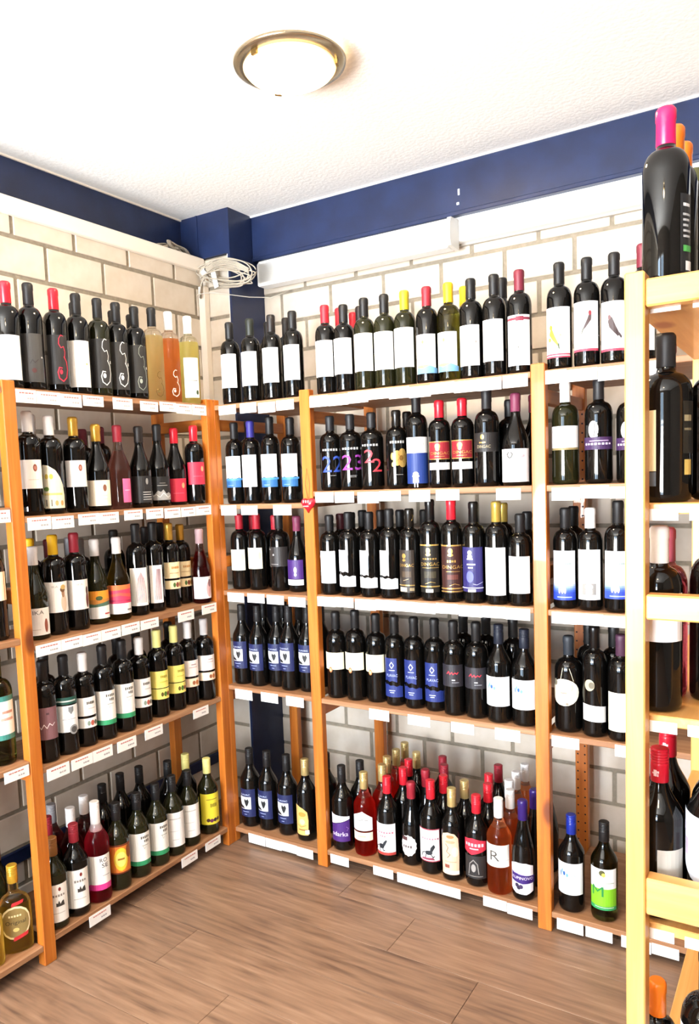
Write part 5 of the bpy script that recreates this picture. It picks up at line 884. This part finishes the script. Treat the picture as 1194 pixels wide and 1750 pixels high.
 'bluefade': dict(A=60, el=[full('F4F5F6')] + [('R', -1, 0, 1, .36 - .04 * i, c) for i, c in enumerate(('D8E0F2', 'B4C4EA', '8AA2E0', '6280D4', '3E5CC4', '2A44B4'))] + [('E', -.2, .22, .10, .09, 'E8D8B0'), ('E', -.42, .20, .08, .07, 'C8B890'), ('E', .0, .20, .08, .07, 'D8C8A0'), ('E', -.4, .37, .03, .015, '6A6A6A'), ('R', -.6, .05, .5, .07, 'A8B8EC'), ('B', 5, .2, .74, .05, .3, '9AAAA8')]),
 'greysq': dict(A=58, el=[full('F5F5F3'), ('R', -.65, .10, .45, .33, '8A8884'), ('E', -.1, .26, .30, .06, 'F0F0EE'), ('R', -.35, .12, .15, .20, 'F0F0EE')]),
 'ovaltag': dict(A=66, el=[('*P', ell(-.15, .5, .98, .5, 20), 'F2ECD2'), ('E', -.95, .84, .2, .13, '7A7462'), ('R', -.5, .46, -.1, .50, 'C8806A'), ('S', [(.2, .8), (.25, .68), (.18, .58)], .0016, 'C8B868'), ('E', -.1, .08, .1, .05, '8A8270'), ('S', [(-.5, .94), (-.35, 1.4)], .0014, 'D8D4B8'), ('S', [(.3, .94), (.05, 1.4)], .0014, 'D8D4B8')]),
 'medallion': dict(A=66, el=[('*P', [(-.85, .0), (.95, -.04), (.95, .34), (-.85, .40)], 'F2F1ED'), ('*E', -.28, .86, .36, .14, 'B8AE90'), ('E', -.28, .86, .2, .08, '6A6250'), ('R', -.3, .10, .5, .12, 'C8C4BC')]),
 'greenM': dict(A=64, el=[('*R', -1, .50, 1, 1, 'F2F4F0'), ('*R', -1, 0, 1, .52, '78B824'), ('R', -1, 0, 1, .09, '2A8A50'), ('E', -.2, .90, .2, .07, '4A4A28'), ('E', -.1, .86, .12, .05, 'E8D858'), ('T', 'M', -.5, .45, .24, .4, '1E7A3A'), ('R', -.7, .06, .6, .075, 'C8E0C0'), ('R', -.6, .66, .6, .68, 'B0B8A8')]),
 'backlab': dict(A=120, el=[('*R', .68, 0, 1.22, 1.0, '1C1B1C'), ('R', .75, .84, .98, .88, 'D8D8D8')] + [('R', .74, .72 - i * .07, 1.0 - .05 * (i % 3), .75 - i * .07, 'A8A8A8') for i in range(5)] + [('R', .74, .26, 1.0, .34, '4A9A4A'), ('R', .80, .02, 1.0, .14, 'E8E8E8')]),
 'neartwo': dict(A=60, el=[('*R', -1, .20, .97, 1, 'EFE0B0'), ('*R', -1, 0, .97, .19, '5A5E62'), ('*R', 1.95, .42, 2.6, 1.1, '1A1812'), ('R', 2.0, .84, 2.4, .92, '8A7C5C'), ('R', 2.0, .72, 2.4, .75, '6A6048'), ('R', 2.0, .14, 2.35, .34, 'B89A50')]),
 'nearwhite': dict(A=78, el=[full('F2F0EE'), ('R', 1.5, -.30, 1.72, .35, 'C8C4C0'), ('R', 1.2, .3, 1.5, .34, 'D0C8C8')]),
 'neargrey': dict(A=60, el=[('*R', 1.28, -.3, 2.5, 1, 'A8A49C')]),
 'nearsilver': dict(A=80, el=[('*P', [(-.2, .1), (.3, -.15), (1, -.3), (1, .9), (.3, .95), (-.2, 1)], 'C8CCD4'), ('R', .0, .2, .2, .5, 'A89AA8'), ('R', -.1, .6, .3, .75, 'B4B0BC')]),
}


_lab = {}
def label_meshes(design, R, z0, z1, sh=0):
    key = (design, R, round(z0, 3), round(z1, 3), sh)
    if key in _lab: return _lab[key]
    D = DESIGN[design]; A = R_(D.get('A', 64)); zh = z1 - z0; step = R * R_(11)
    X = lambda u: u * A * R
    Zf = lambda v: max(z0 + v * zh, .004)
    papers, prints = [], bmesh.new(); qm = []
    def slot(lst, c):
        if c not in lst: lst.append(c)
        return lst.index(c)
    for i, e in enumerate(D['el']):
        k = e[0]; lay = i
        isp = k[0] == '*'; k = k.lstrip('*')
        c = e[-1]; s_ = 0 if isp or (k == 'R' and (e[1] < -.9 or e[3] > .9)) else sh
        X = lambda u, s_=s_: (u + s_) * A * R
        if isp: tb, mi = bmesh.new(), 0; papers.append((tb, c))
        else: tb, mi = prints, slot(qm, c)
        if k == 'R': pts = [(e[1], e[2]), (e[3], e[2]), (e[3], e[4]), (e[1], e[4])]
        elif k == 'E': pts = ell(e[1], e[2], e[3], e[4])
        elif k == 'P': pts = e[1]
        elif k == 'S':      # stroke along a polyline
            P_ = [(X(u), Zf(v)) for u, v in e[1]]; w = e[2]
            for (x0, y0), (x1, y1) in zip(P_, P_[1:]):
                dx, dy = x1 - x0, y1 - y0; l_ = math.hypot(dx, dy) or 1; nx, ny = -dy / l_ * w / 2, dx / l_ * w / 2; ex, ey = dx / l_ * w * .3, dy / l_ * w * .3
                _poly(tb, [(x0 + nx - ex, y0 + ny - ey), (x0 - nx - ex, y0 - ny - ey), (x1 - nx + ex, y1 - ny + ey), (x1 + nx + ex, y1 + ny + ey)], mi, R, lay, step)
            continue
        elif k == 'B':      # a row of letters too small to read
            n_ = e[1]; w_ = e[5] * 2 / n_
            for q in range(n_):
                u0 = e[2] - e[5] + q * w_; hq = e[4] * (.5 if (q * 7 + n_) % 3 else .42)
                _poly(tb, [(X(u0), Zf(e[3] - hq)), (X(u0 + w_ * .68), Zf(e[3] - hq)), (X(u0 + w_ * .68), Zf(e[3] + hq)), (X(u0), Zf(e[3] + hq))], mi, R, lay, step)
            continue
        elif k == 'T':
            vs_, fs_ = text_mesh(e[1]); 
            if not vs_: continue
            x0, x1 = min(v[0] for v in vs_), max(v[0] for v in vs_); y0, y1 = min(v[1] for v in vs_), max(v[1] for v in vs_)
            sy_ = e[4] * zh / max(y1 - y0, .01); sx_ = min(sy_ * 1.3, (2 * e[5] * A * R) / max(x1 - x0, .01))
            t = bmesh.new(); vv = [t.verts.new((X(e[2]) + (x - (x0 + x1) / 2) * sx_, 0, Zf(e[3]) + (y - (y0 + y1) / 2) * sy_)) for x, y in vs_]
            for f in fs_:
                try: t.faces.new([vv[q] for q in f])
                except ValueError: pass
            _merge(tb, t, mi, R, lay, step); continue
        _poly(tb, [(X(u), Zf(v)) for u, v in pts], mi, R, lay, step)
    a = [bm_mesh(q, 'label', ink(c)) for q, c in papers]
    b = bm_mesh(prints, 'print', [ink(c) for c in qm]) if qm else (prints.free() and None)
    _lab[key] = (a, b)
    return _lab[key]

ORD = ['', 'first', 'second', 'third', 'fourth', 'fifth', 'sixth', 'seventh', 'eighth', 'ninth', 'tenth', 'eleventh', 'twelfth']
LEVEL = {'1': 'top', '2': 'second', '3': 'third', '4': 'fourth', '5': 'bottom'}
BAY = {'L': "left rack's", 'M': "far-left section's", 'A': "narrow bay's", 'B': "wide bay's", 'C': "right bay's", 'P': "near rack's"}
FACE = {'L': R_(54), 'M': R_(54), 'A': R_(5), 'B': R_(7), 'C': R_(5), 'P': R_(-70)}
_cnt, _beh = {}, {}
def bottle(row):
    sh, back, x, y, h, R, kind, glass, cap, cl, des, la, lb, yaw, look, beh = row
    z = SHZ[sh]; hh = round(h, 2)
    rz = FACE[sh[0]] + R_(yaw) + random.uniform(-.06, .06)
    o = link('wine_bottle', bottle_mesh(kind, R, h, glass), None, (x, y, z + .0004), rz)
    where = "%s %s shelf" % (BAY[sh[0]], LEVEL[sh[1]])
    if not back:
        _cnt[sh] = _cnt.get(sh, 0) + 1
        txt = "%s, %s from left, %s" % (look, ORD[_cnt[sh]], where)
    else:
        k = _beh[(sh, beh)] = _beh.get((sh, beh), 0) + 1
        txt = "%s, %sbehind the %s, %s" % (look, '' if k == 1 else ORD[k] + ' row ', ORD[beh], where)
    tag(o, txt, 'bottle', "bottles on the %s" % where)
    link('capsule', cap_mesh(kind, h, cap, cl), o)
    if des and lb > la:
        a, b = label_meshes(des, R, max(la * hh, .012), lb * hh, .15 if sh[0] in 'ABC' and des != 'bluesq' else 0)
        lo = None
        for q in a:
            lq = link('label', q, o); lo = lo or lq
            if kind == 'flask': lq.scale = (1, .55, 1)
        if b: tag(link('print', b, lo or o), kind='stuff')
    if cap == 'wisp':
        bm = bmesh.new(); rr = .0164
        for k in range(7):
            t0 = random.uniform(0, 6.28); pz = random.uniform(-.055, -.012)
            q = [bm.verts.new((rr * math.cos(t0 + dt), rr * math.sin(t0 + dt), hh + pz + dz)) for dt, dz in ((0, 0), (.16, .003), (.75, .022), (.62, .020))]
            bm.faces.new(q)
        link('gold_wisps', bm_mesh(bm, 'gold_wisps', ink('GOLD')), o)
    if cap == 'redscrew':
        bm = bmesh.new(); rr = .0164
        for x0, z0, x1, z1 in ((-.004, 0, .002, .012), (.0, .006, .006, .010), (.003, .0, .005, .005), (-.007, .004, -.003, .007)):
            bm.faces.new([bm.verts.new((rr * math.sin(xx / rr + 1.0), -rr * math.cos(xx / rr + 1.0), hh - .050 + zz)) for xx, zz in ((x0, z0), (x1, z0), (x1, z1), (x0, z1))])
        link('cap_emblem', bm_mesh(bm, 'cap_emblem', ink('F0D0D4')), o)
    return o
for row in BOTTLES: bottle(row)
